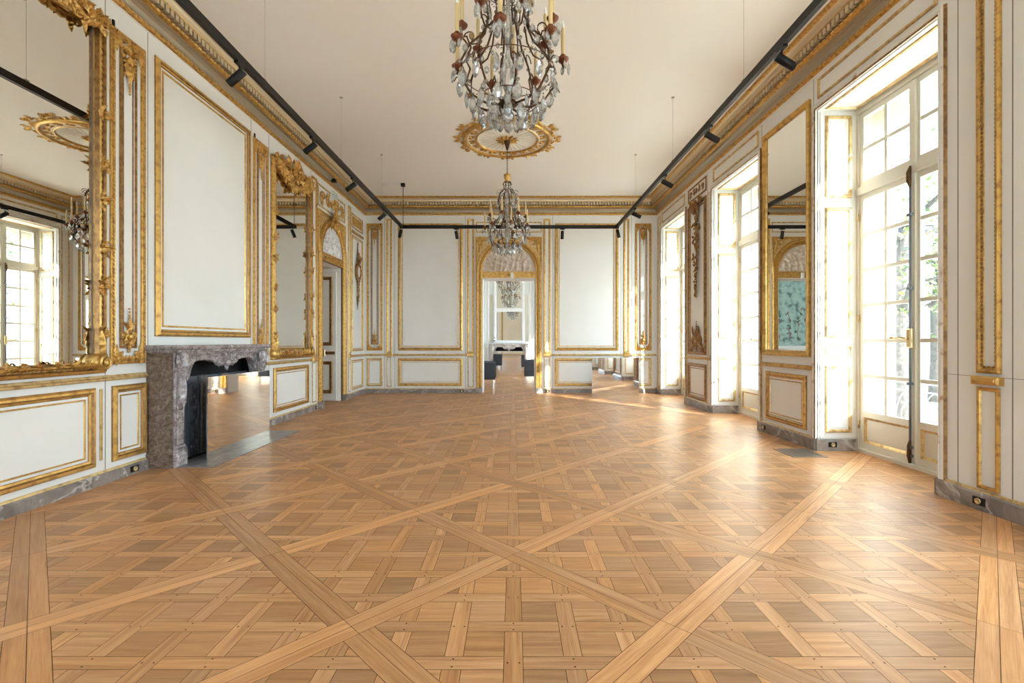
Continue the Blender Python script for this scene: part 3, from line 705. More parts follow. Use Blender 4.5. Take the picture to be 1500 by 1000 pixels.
# ------------------------------------------------------------------ arched doorways
def arch_door(root, fr, uc, hw, zc, cw, zt, relief, frieze):
    zo = ZD; n = 22; R = hw
    # stepped arch casing, from the floor over the crown
    path = [(uc - R, 0.0), (uc - R, zc)] + [(uc - R * cos(PI * k / n), zc + R * sin(PI * k / n)) for k in range(1, n)] + [(uc + R, zc), (uc + R, 0.0)]
    b = MB(fr)
    b.sweep(path, [(0, -0.02), (0, 0.03), (0.012, 0.045), (0.03, 0.045), (0.036, 0.025), (cw * 0.55, 0.025), (cw * 0.6, 0.055), (cw * 0.8, 0.06), (cw * 0.92, 0.03), (cw * 0.94, 0)], False)
    for k in range(int(zc / 0.09)):
        for sg in (-1, 1):
            v = 0.12 + k * 0.09
            b.leaf(uc + sg * (R + cw * 0.34), v, 0.026, PI / 2, 0.11, cw * 0.36, 0.018, 0.004)
    for k in range(30):
        a = PI * (k + 0.5) / 30; rr = R + cw * 0.34
        b.leaf(uc - rr * cos(a), zc + rr * sin(a), 0.026, PI - a - PI / 2 if a < PI / 2 else PI - a + PI / 2, 0.085, cw * 0.36, 0.018, 0.004)
    b.build('arch_casing', ['gold'], root)
    # plinth blocks
    for sg in (-1, 1):
        b = MB(fr); b.box(uc + sg * (R + cw / 2) - cw * 0.52, uc + sg * (R + cw / 2) + cw * 0.5, 0, 0.13, 0, 0.075); b.build('plinth', ['skirt'], root)
    # square frame of the spandrels
    b = MB(fr); E = R + cw
    b.sweep([(uc - E, zc - 0.02), (uc - E, zt), (uc + E, zt), (uc + E, zc - 0.02)], [(0, 0), (0, 0.02), (-0.012, 0.032), (-0.03, 0.028), (-0.036, 0.012), (-0.05, 0.01)], False)
    b.build('square_molding', ['gold'], root)
    for sg in (-1, 1):
        b = MB(fr); ro = R + cw * 0.9; rows = []
        for k in range(n // 2 + 1):
            a = PI / 2 * k / (n // 2)
            pu, pv = ro * cos(a), zc + ro * sin(a)
            t = max(E / max(cos(a), 1e-3) if a < math.atan2(zt - zc, E) else (zt - zc) / sin(a), ro)
            rows.append((b.p(uc + sg * pu, pv, 0.006), b.p(uc + sg * t * cos(a), zc + t * sin(a), 0.006)))
        for k in range(len(rows) - 1): b.face((rows[k][0], rows[k + 1][0], rows[k + 1][1], rows[k][1]), 1)
        s = cw * 0.75; cu, cv = uc + sg * (E - 0.10), zt - 0.11
        b.scroll(cu, cv, 0.012, 0, 0.055, 1.4, 0.012, sg)
        for k in range(6): b.leaf(cu, cv, 0.012, k * PI / 3, 0.10, 0.05, 0.015, 0.005, 0, 0.5)
        b.leaf(cu - sg * 0.02, cv - 0.04, 0.012, -PI / 2 + sg * 0.15, 0.26, 0.07, 0.015, 0.003); b.leaf(cu - sg * 0.04, cv + 0.02, 0.012, PI / 2 + sg * PI / 2 * 0.85, 0.24, 0.06, 0.015, 0.003)
        b.build('spandrel_ornament', ['gold', 'gold_pale'], root)
    # carved lintel
    b = MB(fr); b.box(uc - R, uc + R, zo, zc, -0.03, 0.01)
    b.sweep([(uc + R, zc - 0.014), (uc - R, zc - 0.014)], [(0, 0.01), (0, 0.03), (-0.014, 0.03), (-0.014, 0.01)], False); b.sweep([(uc + R, zo), (uc - R, zo)], [(0, 0.01), (0, 0.03), (-0.014, 0.03), (-0.014, 0.01)], False)
    orn_band(b, uc - R + 0.02, uc + R - 0.02, zo + 0.015, zc - 0.015, 0.012)
    b.build('lintel', ['gold'], root)
    # relief in the tympanum
    b = MB(fr); nu, nv = 72, 40; rows = []
    blobs = []
    for k in range(34):
        x = rng.uniform(-0.85, 0.85); y = rng.uniform(0.02, 0.85)
        if x * x + y * y < 0.85: blobs.append((x, y, rng.uniform(0.05, 0.16), rng.uniform(0.03, 0.07), rng.uniform(0, PI), rng.uniform(0.4, 1)))
    for x in (-0.52, -0.3, -0.12, 0.12, 0.3, 0.55):
        h = 0.34 + 0.1 * sin(x * 9); blobs.append((x, h * .55, 0.2, 0.06, PI / 2 + rng.uniform(-.5, .5), 1.4)); blobs.append((x + .03, h * .55 + 0.24, 0.06, 0.055, 0, 1.5)); blobs.append((x + .1, h * .6, 0.14, 0.05, rng.uniform(-.6, .6), 1.1))
    for i in range(nu + 1):
        x = -1 + 2 * i / nu; top = math.sqrt(max(0.0, 1 - x * x)); row = []
        for j in range(nv + 1):
            y = top * j / nv; hgt = 0.0
            for (bx, by, la, lb, an, am) in blobs:
                dx, dy = x - bx, y - by; p = (dx * cos(an) + dy * sin(an)) / la; q = (-dx * sin(an) + dy * cos(an)) / lb; e = p * p + q * q
                if e < 1: hgt = max(hgt, am * math.sqrt(1 - e) )
            row.append(b.p(uc + x * R, zc + y * R, 0.004 + 0.03 * hgt + 0.003 * sin(x * 31 + y * 17) + 0.003 * cos(x * 13 - y * 29)))
        rows.append(row)
    for i in range(nu):
        for j in range(nv): b.face((rows[i][j], rows[i + 1][j], rows[i + 1][j + 1], rows[i][j + 1]), 0, True)
    b.build('tympanum_relief', [relief], root)
    if frieze:
        panel(root, fr, uc - E, uc + E, zt + 0.05, 4.02, P_THIN, None, ('gold_pale',))
        b = MB(fr); orn_band(b, uc - E + 0.03, uc + E - 0.03, zt + 0.08, 3.98, 0.015)
        orn_cluster(b, uc, zt - 0.02, 0.2, 0.05, PI / 2); orn_cluster(b, uc, zt - 0.14, 0.14, 0.06, -PI / 2)
        b.leaf(uc - 0.05, zt - 0.1, 0.05, PI + 0.5, 0.28, 0.1, 0.03, 0.02, 0, 0.6); b.leaf(uc + 0.05, zt - 0.1, 0.05, -0.5, 0.28, 0.1, 0.03, 0.02, 0, -0.6)
        b.build('keystone_ornament', ['gold'], root)

door_back = thing('door_1', (DOOR_C, YB, 0), 'gilded arched doorway in the back wall open to the next room', 'doorway', None, 'structure')
arch_door(door_back, fB, DOOR_C, DOOR_H, 2.83, 0.15, 3.64, 'plaster', False)
for sg in (-1, 1):      # white linings of the opening
    b = MB(); x = DOOR_C + sg * DOOR_H; b.box(min(x, x - sg * 0.02), max(x, x - sg * 0.02), YB, YB + 0.42, 0, ZD); b.build('door_lining', ['far_white'], door_back)
b = MB(); b.box(DOOR_C - DOOR_H, DOOR_C + DOOR_H, YB, YB + 0.42, ZD - 0.02, ZD); b.build('door_lining', ['far_white'], door_back)

LDC, LDH = (LD0 + LD1) / 2, (LD1 - LD0) / 2
door_left = thing('door_2', (XL, LDC, 0), 'gilded arched doorway with white relief in the left wall', 'doorway', None, 'structure')
arch_door(door_left, fL, LDC, LDH, 2.83, 0.145, 3.57, 'plaster_white', True)
fJ = lambda u, v, w: (u, LD1 - 0.02 - w, v)
b = MB(fJ); b.box(-4.14, -3.57, 0.02, 2.6, 0, 0.045)
for v0, v1 in ((0.16, 0.80), (1.12, 2.5)): b.rect(-4.06, -3.64, v0, v1, [(0, .045), (0, 0.06), (0.012, 0.07), (0.035, 0.065), (0.045, 0.052), (0.06, 0.05), (0.064, .045)], m=1)
b.box(-4.12, -3.59, 0.94, 1.0, .045, 0.058, 1)
leafd = b.build('door_leaf', ['paint', 'gold_old'], door_left)
b = MB(fJ); b.bbox(-3.95, -3.78, 0.90, 1.04, 0.045, 0.075, 0.01); b.lathe([(0, 0.0), (0.012, 0), (0.012, 0.03), (0.028, 0.04), (0.03, 0.055), (0.015, 0.068), (0, 0.07)], (-3.86, 0.97, 0.075), 12)
b.build('door_handle', ['brass'], leafd)
# the passage behind it
b = MB()
b.box(-5.2, XL - 0.45, 7.9, 8.0, 0, 3); b.box(-5.2, XL - 0.45, 10.3, 10.4, 0, 3); b.box(-5.3, -5.2, 7.9, 10.4, 0, 3); b.box(-5.3, XL - 0.44, 7.9, 10.4, 3, 3.1)
struct('wall_passage', b, 'paint')

# ------------------------------------------------------------------ windows
def jamb_panel(root, fr):
    b = MB(fr); u0, u1 = XR + 0.05, XW - 0.06
    b.box(u0 - 0.02, u1 + 0.02, 0.14, 3.72, 0, 0.012)
    for v0, v1 in ((0.20, 0.936), (1.02, 1.147), (1.245, 2.67), (2.78, 3.68)):
        P = [(0, .012), (0, 0.022), (0.01, 0.03), (0.028, 0.028), (0.036, 0.014), (0.052, 0.013), (0.055, 0.017), (0.062, 0.017), (0.065, .012)] if v1 - v0 > .2 else [(0, .012), (0, 0.02), (0.01, 0.022), (0.018, .013), (0.02, .012)]
        b.rect(u0 + 0.03, u1 - 0.03, v0, v1, P, [1] * 4 + [0] * (len(P) - 5))
    b.build('shutter_panel', ['jamb', 'gold_pale'], root)
    b = MB(fr); b.box(XR - 0.02, XW - 0.03, 0.0, 0.125, 0, 0.03); b.build('plinth', ['skirt'], root)

def window(name, y0, y1, detailed=True):
    ym = (y0 + y1) / 2
    root = thing(name, (XW, ym, 0), None, None, None, 'structure')
    fW = lambda u, v, w: (XW - w, u, v)
    # worn wooden casing on the room face
    b = MB(fR)
    b.sweep([(y0, 0.13), (y0, ZW), (y1, ZW), (y1, 0.13)], [(0, -0.01), (0, 0.02), (0.012, 0.03), (0.022, 0.024), (0.03, 0.03), (0.055, 0.026), (0.062, 0.0)], False, [1, 0, 1, 1, 1, 0], m=1)
    b.build('casing', ['gold_old', 'paint_worn'], root)
    if y0 > 0:
        panel(root, fR, y0 + 0.02, y1 - 0.02, 3.86, 4.08, P_THIN, None, ('gold_pale',), 'frieze_molding')
    jamb_panel(root, lambda u, v, w: (u, y1 - w, v)); jamb_panel(root, lambda u, v, w: (u, y0 + w, v))
    b = MB(lambda u, v, w: (u, v, ZW - w)); b.box(XR, XW + .05, y0, y1, 0, 0.01)
    b.rect(XR + 0.05, XW - 0.06, y0 + 0.06, y1 - 0.06, [(0, 0.01), (0, 0.02), (0.015, 0.026), (0.03, 0.012), (0.03, 0.01)], m=1); b.build('soffit_panel', ['jamb', 'gold_pale'], root)
    # fixed frame
    b = MB(fW); f = 0.045
    b.box(y0, y0 + f, 0, 3.74, -0.04, 0.04); b.box(y1 - f, y1, 0, 3.74, -0.04, 0.04); b.box(y0 + f, y1 - f, 3.68, 3.74, -0.04, 0.04)
    b.box(y0, y1, 2.79, 2.87, -0.045, 0.05); b.box(y0, y1, 0, 0.035, -0.05, 0.05)
    b.build('frame', ['win'], root)
    for sg in (-1, 1):
        a0, a1 = (y0 + f, ym - 0.004) if sg < 0 else (ym + 0.004, y1 - f)
        mid = (a0 + a1) / 2; t0, t1 = -0.022, 0.022; st = 0.058; mu = 0.019
        # lower sash
        b = MB(fW)
        b.box(a0, a0 + st, 0.04, 2.785, t0, t1); b.box(a1 - st, a1, 0.04, 2.785, t0, t1)
        b.box(a0 + st, a1 - st, 0.04, 0.11, t0, t1); b.box(a0 + st, a1 - st, 0.385, 0.45, t0, t1); b.box(a0 + st, a1 - st, 2.73, 2.785, t0, t1)
        b.box(a0 + st, a1 - st, 0.11, 0.385, -0.01, 0.004)
        b.rect(a0 + st, a1 - st, 0.11, 0.385, [(0, 0.02), (0.012, 0.014), (0.026, 0.004)], m=1)
        for k in range(1, 6):
            v = 0.45 + (2.73 - 0.45) * k / 6; b.box(a0 + st, a1 - st, v - mu, v + mu, -0.016, 0.016)
        b.box(mid - mu, mid + mu, 0.45, 2.73, -0.0165, 0.0165)
        s = b.build('lower_sash', ['win', 'gold_pale'], root)
        b = MB(fW); b.box(a0 + st - .01, a1 - st + .01, 0.44, 2.74, -0.003, 0.003); b.build('glazing', ['glass'], s)
        for v in (0.3, 1.45, 2.55):
            b = MB(fW); q = a0 if sg < 0 else a1; b.tube([(q, v - 0.04, 0.035), (q, v + 0.04, 0.035)], 0.009, 8); b.build('hinge', ['brass'], s)
        # upper sash
        b = MB(fW)
        b.box(a0, a0 + st, 2.875, 3.675, t0, t1); b.box(a1 - st, a1, 2.875, 3.675, t0, t1); b.box(a0 + st, a1 - st, 2.875, 2.935, t0, t1); b.box(a0 + st, a1 - st, 3.62, 3.675, t0, t1)
        v = (2.935 + 3.62) / 2; b.box(a0 + st, a1 - st, v - mu, v + mu, -0.016, 0.016); b.box(mid - mu, mid + mu, 2.93, 3.62, -0.0165, 0.0165)
        s = b.build('upper_sash', ['win'], root)
        b = MB(fW); b.box(a0 + st - .01, a1 - st + .01, 2.925, 3.63, -0.003, 0.003); b.build('glazing', ['glass'], s)
    # meeting stile and espagnolette bolt
    b = MB(fW); b.bbox(ym - 0.032, ym + 0.032, 0.05, 3.67, 0.02, 0.042, 0.008); b.build('meeting_stile', ['win'], root)
    b = MB(fW); b.tube([(ym + .012, 0.06, 0.056), (ym + .012, 2.84, 0.056)], 0.010, 8)
    for v in (0.12, 0.2, 0.8, 1.7, 2.4): b.box(ym - 0.012, ym + 0.036, v - 0.012, v + 0.012, 0.04, 0.07)
    rod = b.build('bolt_rod', ['iron'], root)
    b = MB(fW); b.bbox(ym - 0.015, ym + 0.04, 1.14, 1.32, 0.05, 0.075, 0.008)
    b.tube([(ym + .015, 1.23, 0.075), (ym + .015, 1.23, 0.105), (ym + .06, 1.235, 0.11), (ym + .11, 1.235, 0.11), (ym + .16, 1.235, 0.11)], [0.012, 0.012, 0.01, 0.013, 0.009], 8)
    b.ell(ym + .17, 1.235, 0.11, 0.02, 0.018, 0.018, 8, 5); b.build('lever_handle', ['brass'], rod)
    b = MB(fW); b.tube([(ym + .012, 2.66, 0.058), (ym + .012, 2.72, 0.07), (ym + .012, 2.80, 0.07), (ym + .012, 2.86, 0.055)], [0.008, 0.02, 0.02, 0.008], 8)
    b.build('bolt_catch', ['bronze'], rod)
    b = MB(fW); b.tube([(ym + .012, 0.05, 0.058), (ym + .012, 0.12, 0.066), (ym + .012, 0.22, 0.066), (ym + .012, 0.28, 0.056)], [0.012, 0.02, 0.016, 0.008], 8)
    b.build('bolt_foot', ['bronze'], rod)
    return root
wl = ['tall french window beside the bare cream pier, with brass lever handle', 'french window between the framed pier mirror and the garland pier', 'french window next to the back corner, beyond the garland pier', None, None]
for k, (y0, y1) in enumerate(WIN):
    o = window('window_%d' % (k + 1), y0, y1)
    if wl[k]: tag(o, wl[k], 'window')

for k, (y0, y1) in enumerate(FILL_WIN):  # added rear windows, never in view, letting in fill light
    root = thing('window_%d' % (8 + k), ((y0 + y1) / 2, YR - .3, 0.3), None, None, None, 'structure')
    fW = lambda u, v, w: (u, YR - 0.3 + w, v)
    b = MB(fW); b.box(y0, y0 + .06, .3, ZW, -.03, .03); b.box(y1 - .06, y1, .3, ZW, -.03, .03); b.box(y0, y1, ZW - .06, ZW, -.03, .03); b.box(y0, y1, .3, .4, -.03, .03); b.box((y0 + y1) / 2 - .05, (y0 + y1) / 2 + .05, .3, ZW, -.03, .03); b.box(y0, y1, 2.8, 2.88, -.03, .03)
    for q in range(1, 6): b.box(y0, y1, .4 + q * .4 - .01, .4 + q * .4 + .01, -.015, .015)
    b.build('frame', ['win'], root)
    b = MB(fW); b.box(y0 + .05, y1 - .05, .38, ZW - .05, -.003, .003); b.build('glazing', ['glass'], root)
# ------------------------------------------------------------------ the two gilded mirrors of the left wall
def gilt_mirror(name, label, u0, u1, v0, v1, fw, wide, glass_w=0.004):
    root = thing(name, (XL, (u0 + u1) / 2, v0), label, 'mirror')
    uc = (u0 + u1) / 2; zt = v1
    b = MB(fL); b.box(u0 + fw - .02, u1 - fw + .02, v0 + fw * 0.8, v1 - 0.02, 0.001, glass_w + 0.002); b.build('mirror_glass', ['mirror'], root)
    b = MB(fL)
    P = [(0, 0), (0, 0.03), (0.15 * fw, 0.06), (0.3 * fw, 0.066), (0.38 * fw, 0.04), (0.55 * fw, 0.04), (0.62 * fw, 0.055), (0.75 * fw, 0.05), (0.84 * fw, 0.016), (0.94 * fw, 0.014), (0.96 * fw, 0.006)]
    b.rect(u0, u1, v0, v1, P, [0, 0, 0, 2, 2, 0, 0, 2, 0, 1])
    beads(b, [(u0 + .46 * fw, v0 + .46 * fw), (u1 - .46 * fw, v0 + .46 * fw), (u1 - .46 * fw, v1 - .46 * fw), (u0 + .46 * fw, v1 - .46 * fw)], 0.05, 0.02, 0.07 * fw, 0.01, 0.042, 0.4)
    b.build('frame', ['gold', 'seam', 'gold_old'], root)
    # leaf clusters climbing the uprights
    step = 0.355; n = int((v1 - v0 - 0.55) / step)
    for sg, u in ((-1, u0 + 0.4 * fw), (1, u1 - 0.4 * fw)):
        for k in range(n):
            v = v0 + 0.33 + k * step + (0.05 if k % 2 else 0)
            b = MB(fL); s = fw * 0.62
            for q in range(9):
                a = PI / 2 + sg * (q - 4) * 0.3 + (PI if q % 2 else 0)
                b.leaf(u + rng.uniform(-.3, .3) * s, v + rng.uniform(-.7, .7) * s, 0.05, a, s * rng.uniform(0.8, 1.25), s * 0.55, 0.02, rng.uniform(0.0, 0.045), 0, rng.uniform(-1.2, 1.2))
            b.scroll(u + sg * 0.35 * s, v, 0.06, -PI / 2, 0.42 * s, 1.2, 0.012, sg); b.ell(u, v + 0.3 * s, 0.075, 0.3 * s, 0.22 * s, 0.022, 6, 4, 0.6)
            b.ell(u + sg * .1 * s, v - 0.35 * s, 0.07, 0.24 * s, 0.2 * s, 0.02, 6, 4, -0.6)
            b.build('leaf_cluster', ['gold'], root)
    # lower corners: big volutes
    for sg, u in ((-1, u0 + 0.55 * fw), (1, u1 - 0.55 * fw)):
        b = MB(fL); v = v0 + fw * 0.9
        b.lathe([(0.0, 0.10), (0.2 * fw, 0.1), (0.32 * fw, 0.075), (0.42 * fw, 0.085), (0.55 * fw, 0.085), (0.62 * fw, 0.06), (0.72 * fw, 0.062), (0.8 * fw, 0.03), (0.8 * fw, 0.0)], (u, v, 0), 20)
        b.scroll(u, v, 0.09, PI / 2, 0.66 * fw, 1.6, 0.014, sg); b.leaf(u, v + 0.5 * fw, 0.06, PI / 2, 2.3 * fw, 0.7 * fw, 0.03, 0.0, 0, sg * 0.15); b.leaf(u - sg * 0.5 * fw, v - 0.25 * fw, 0.06, PI / 2 + sg * PI / 2, 2.4 * fw, 0.55 * fw, 0.03, 0.0)
        b.build('corner_scroll', ['gold_bright'], root)
    # bottom rail foliage
    b = MB(fL); v = v0 + 0.62 * fw; n = int((u1 - u0) / 0.14)
    for k in range(n):
        u = u0 + 1.2 * fw + (u1 - u0 - 2.4 * fw) * (k + 0.5) / n
        if k % 2: b.scroll(u, v + 0.3 * fw, 0.05, 0, 0.3 * fw, 1.3, 0.009, 1 if u < uc else -1)
        for q in range(3): b.leaf(u, v, 0.05, PI / 2 + (q - 1) * 1.2 + rng.uniform(-.4, .4), 0.7 * fw, 0.28 * fw, 0.015, rng.uniform(0, .03), 0, rng.uniform(-1, 1))
    orn_cluster(b, uc, v + 0.1 * fw, 0.9 * fw, 0.05)
    b.build('bottom_foliage', ['gold'], root)
    # crest
    b = MB(fL); n = 84 if wide else 60
    def under(u):                     # lower edge of the crest: deepest over the middle
        t = abs(u - uc) / ((u1 - u0) / 2); return v1 - (0.10 + (0.10 if wide else 0.24) * max(0.0, 1 - t) ** 0.75)
    for k in range(n):
        u = u0 + 0.1 + (u1 - u0 - 0.2) * (k + 0.5) / n + rng.uniform(-.01, .01); lo = under(u) + 0.03; hi = v1 + 0.02 + (0.10 if not wide else 0.05) * (1 - abs(u - uc) / ((u1 - u0) / 2))
        for q in range(2):
            v = rng.uniform(lo, hi)
            b.leaf(u, v, 0.045 + rng.uniform(0, .03), rng.uniform(0, 2 * PI), rng.uniform(0.085, 0.145), rng.uniform(0.045, 0.07), 0.026, rng.uniform(0, .04), 0, rng.uniform(-1.8, 1.8))
        if k % 2 == 0: b.scroll(u, rng.uniform(lo, hi - .03), 0.075, rng.uniform(0, 6), rng.uniform(0.035, 0.065), 1.3, 0.011, rng.choice((-1, 1)))
        b.ell(u, lo + rng.uniform(-0.01, 0.05), 0.065, rng.uniform(.02, .034), rng.uniform(.018, .028), 0.03, 7, 4, rng.uniform(0, 3))
    for sg, u in ((-1, u0 + 0.5 * fw), (1, u1 - 0.5 * fw)):
        orn_cluster(b, u, v1 - 0.02, 0.09, 0.06); b.scroll(u + sg * 0.0, v1 - 0.1, 0.07, PI / 2, 0.045, 1.4, 0.011, sg)
    # backing board so that the crest is solid
    N = 24; rows = []
    for k in range(N + 1):
        u = u0 + (u1 - u0) * k / N; lo = under(u) + 0.04; rows.append([b.p(u, lo, 0.0), b.p(u, lo, 0.03), b.p(u, v1 + 0.01, 0.045), b.p(u, v1 + 0.01, 0.0)])
    for k in range(N):
        for j in range(3): b.face((rows[k][j], rows[k + 1][j], rows[k + 1][j + 1], rows[k][j + 1]))
    orn_cluster(b, uc, v1 - 0.02, 0.26 if wide else 0.2, 0.08)
    b.build('crest', ['gold'], root)
    return root
gilt_mirror('gilded_mirror', 'large carved gilt mirror on the left wall, reflecting the windows and ceiling rosette', 2.05, 4.025, 0.935, 3.88, 0.10, True)
gilt_mirror('gilded_mirror', 'carved gilt mirror between the marble fireplace and the left doorway', 6.82, 8.14, 0.935, 3.86, 0.10, False)

# pier mirror between the first two windows
root = thing('pier_mirror', (XR, 5.875, 1.03), 'tall flat gilt-framed mirror on the pier between two windows', 'mirror')
b = MB(fR); b.box(5.43, 6.32, 1.08, 3.87, 0.001, 0.006); b.build('mirror_glass', ['mirror'], root)
b = MB(fR); b.rect(5.375, 6.375, 1.025, 3.925, [(0, 0), (0, 0.03), (0.012, 0.042), (0.04, 0.036), (0.052, 0.024), (0.065, 0.02), (0.07, 0.005)]); b.build('frame', ['gold_bright'], root)

# ------------------------------------------------------------------ fireplace on the left wall
def fireplace(fr, u0, u1, dep, zt, root, mats, mat_side, hearth=True, opening=0.17):
    uc = (u0 + u1) / 2
    b = MB(fr); zs = zt - 0.055       # shelf, moulded front with a serpentine break
    def plan(e):
        pts = []
        for k in range(25):
            t = k / 24; u = u0 - 0.035 + (u1 - u0 + 0.07) * t
            pts.append((u, dep + 0.03 + 0.022 * cos((t - 0.5) * 4 * PI) * (1 if 0.1 < t < 0.9 else 0.3)))
        return pts
    pl = plan(0); layers = [(-0.03, zs - 0.02), (-0.012, zs - 0.005), (-0.012, zs + 0.004), (0.008, zs + 0.016), (0.014, zs + 0.03), (0.008, zs + 0.046), (-0.004, zt)]
    rows = []
    for e, z in layers:
        row = [b.p(pl[0][0] - e, z, 0.0)] + [b.p(u + (-e if k == 0 else e if k == 24 else 0), z, w + e) for k, (u, w) in enumerate(pl)] + [b.p(pl[-1][0] + e, z, 0.0)]
        rows.append(row)
    for i in range(len(rows) - 1):
        for k in range(len(rows[0]) - 1): b.face((rows[i][k], rows[i][k + 1], rows[i + 1][k + 1], rows[i + 1][k]))
    b.face(rows[-1]); b.face(rows[0][::-1])
    b.build('shelf', [mats], root)
    for sg, u in ((-1, u0), (1, u1)):   # side slabs
        b = MB(fr); a, c = (u, u + 0.07) if sg < 0 else (u - 0.07, u); b.box(a, c, 0.0, zs - 0.012, 0.0, dep - 0.035); b.box(min(u, u - sg * -0.0) - (0.008 if sg < 0 else 0), max(u, u) + (0.008 if sg > 0 else 0), 0.0, 0.13, 0.0, dep - 0.05); b.build('side_slab', [mat_side], root)
    for sg, u in ((-1, u0), (1, u1)):   # carved jambs
        s = -sg; b = MB(fr); jw = opening
        def bx(p, q, v0, v1, w0, w1, c=0.01): b.bbox(min(u + s * p, u + s * q), max(u + s * p, u + s * q), v0, v1, w0, w1, c)
        bx(0.012, jw, 0, zs - 0.01, dep - 0.12, dep - 0.03)
        bx(0.015, jw - 0.01, 0.0, 0.17, dep - 0.1, dep + 0.012, 0.015)
        bx(0.025, jw - 0.02, 0.17, 0.20, dep - 0.1, dep + 0.0, 0.01)
        bx(0.035, jw - 0.035, 0.2, 0.62, dep - 0.04, dep - 0.012, 0.015)
        # fluted shaft edges
        for p in (0.03, jw - 0.03): b.tube([(u + s * p, 0.2, dep - 0.03), (u + s * p, 0.62, dep - 0.03), (u + s * p, 0.95, dep - 0.02)], 0.013, 6)
        m0 = u + s * jw * 0.5
        # console: two volutes joined by a leaf
        b.tube([(m0, 0.55, dep - 0.03), (m0, 0.66, dep - 0.01), (m0, 0.80, dep - 0.02), (m0, 0.92, dep + 0.0), (m0, 1.04, dep + 0.01), (m0, zs - 0.02, dep - 0.01)], [0.035, 0.05, 0.04, 0.05, 0.055, 0.045], 8)
        b.leaf(m0, 0.86, dep + 0.015, -PI / 2, 0.30, 0.13, 0.03, 0.0); b.leaf(m0, 1.05, dep + 0.03, -PI / 2, 0.2, 0.12, 0.03, 0.0)
        for q in (-1, 1):
            b.scroll(m0 + q * 0.035, 0.62, dep - 0.0, PI / 2, 0.035, 1.3, 0.012, q); b.scroll(m0 + q * 0.04, 1.02, dep + 0.005, -PI / 2, 0.04, 1.4, 0.013, q); b.leaf(m0 + q * 0.03, 0.95, dep + 0.01, PI / 2 - q * .5, 0.14, 0.06, 0.02, 0.01)
        b.ell(m0, 1.06, dep + 0.03, 0.04, 0.045, 0.03, 8, 5)
        b.build('jamb', [mats], root)
    # apron with serpentine lower edge
    b = MB(fr); a0, a1 = u0 + opening - 0.015, u1 - opening + 0.015; N = 48
    def low(u):
        t = abs(u - uc) / ((a1 - a0) / 2)
        if t > 0.93: return 0.80 + 0.0 * t
        y = 0.975 + 0.03 * sin(PI * min(1, (0.98 - t) / 0.75)) if t > 0.23 else 0.975 - 0.022 * (1 - t / 0.23)
        if t > 0.76: y -= 0.16 * ((t - 0.76) / 0.17) ** 2.4
        return y
    rows = []
    for k in range(N + 1):
        u = a0 + (a1 - a0) * k / N; l = low(u)
        rows.append([b.p(u, l, dep - 0.10), b.p(u, l, dep - 0.02), b.p(u, l + 0.012, dep - 0.008), b.p(u, l + 0.028, dep - 0.012), b.p(u, l + 0.034, dep - 0.03), b.p(u, zs - 0.05, dep - 0.028), b.p(u, zs - 0.04, dep - 0.012), b.p(u, zs - 0.01, dep - 0.006), b.p(u, zs - 0.01, dep - 0.10)])
    for k in range(N):
        for j in range(8): b.face((rows[k][j], rows[k + 1][j], rows[k + 1][j + 1], rows[k][j + 1]), 0, True)
    b.build('apron', [mats], root)
    b = MB(fr); w = dep - 0.02        # cartouche: shell, leaves and volutes
    b.ell(uc, 1.0, w - 0.008, 0.235, 0.07, 0.018, 12, 5)
    for k in range(9): b.leaf(uc, 0.97, w + 0.01, PI / 2 + (k - 4) * 0.33, 0.13, 0.05, 0.025, 0.01)
    for sg in (-1, 1):
        b.scroll(uc + sg * 0.11, 1.02, w + 0.005, PI / 2, 0.045, 1.4, 0.013, -sg); b.scroll(uc + sg * 0.17, 0.99, w, -PI / 2, 0.04, 1.3, 0.012, sg)
        b.leaf(uc + sg * 0.06, 0.98, w, PI / 2 - sg * 1.1, 0.24, 0.08, 0.025, 0.005, 0, sg * 0.6); b.leaf(uc + sg * 0.05, 0.96, w, -PI / 2 + sg * 1.3, 0.18, 0.07, 0.025, 0.005, 0, sg * 0.8)
        b.leaf(uc + sg * 0.12, 1.06, w, PI / 2 - sg * 1.6, 0.14, 0.06, 0.02, 0.005); b.leaf(a0 + 0.14 if sg < 0 else a1 - 0.14, 1.06, w - 0.01, PI / 2 + sg * PI / 2, 0.12, 0.05, 0.02, 0)
    b.ell(uc, 0.97, w + 0.025, 0.045, 0.04, 0.03, 8, 5); b.leaf(uc, 0.96, w + 0.01, -PI / 2, 0.08, 0.1, 0.02, 0.0)
    b.build('cartouche', [mats], root)
    # sooty recess
    b = MB(fr); i0, i1 = u0 + 0.07, u1 - 0.07
    b.box(i0, i1, 0.0, 0.01, 0.01, dep - 0.1); b.box(i0, i0 + 0.012, 0, zs - .02, 0.01, dep - 0.05); b.box(i1 - 0.012, i1, 0, zs - .02, 0.01, dep - 0.05); b.box(i0, i1, 0, zs - .02, 0.004, 0.012); b.box(i0, i1, zs - 0.05, zs - .02, 0.01, dep - 0.09)
    b.build('firebox', ['soot'], root)

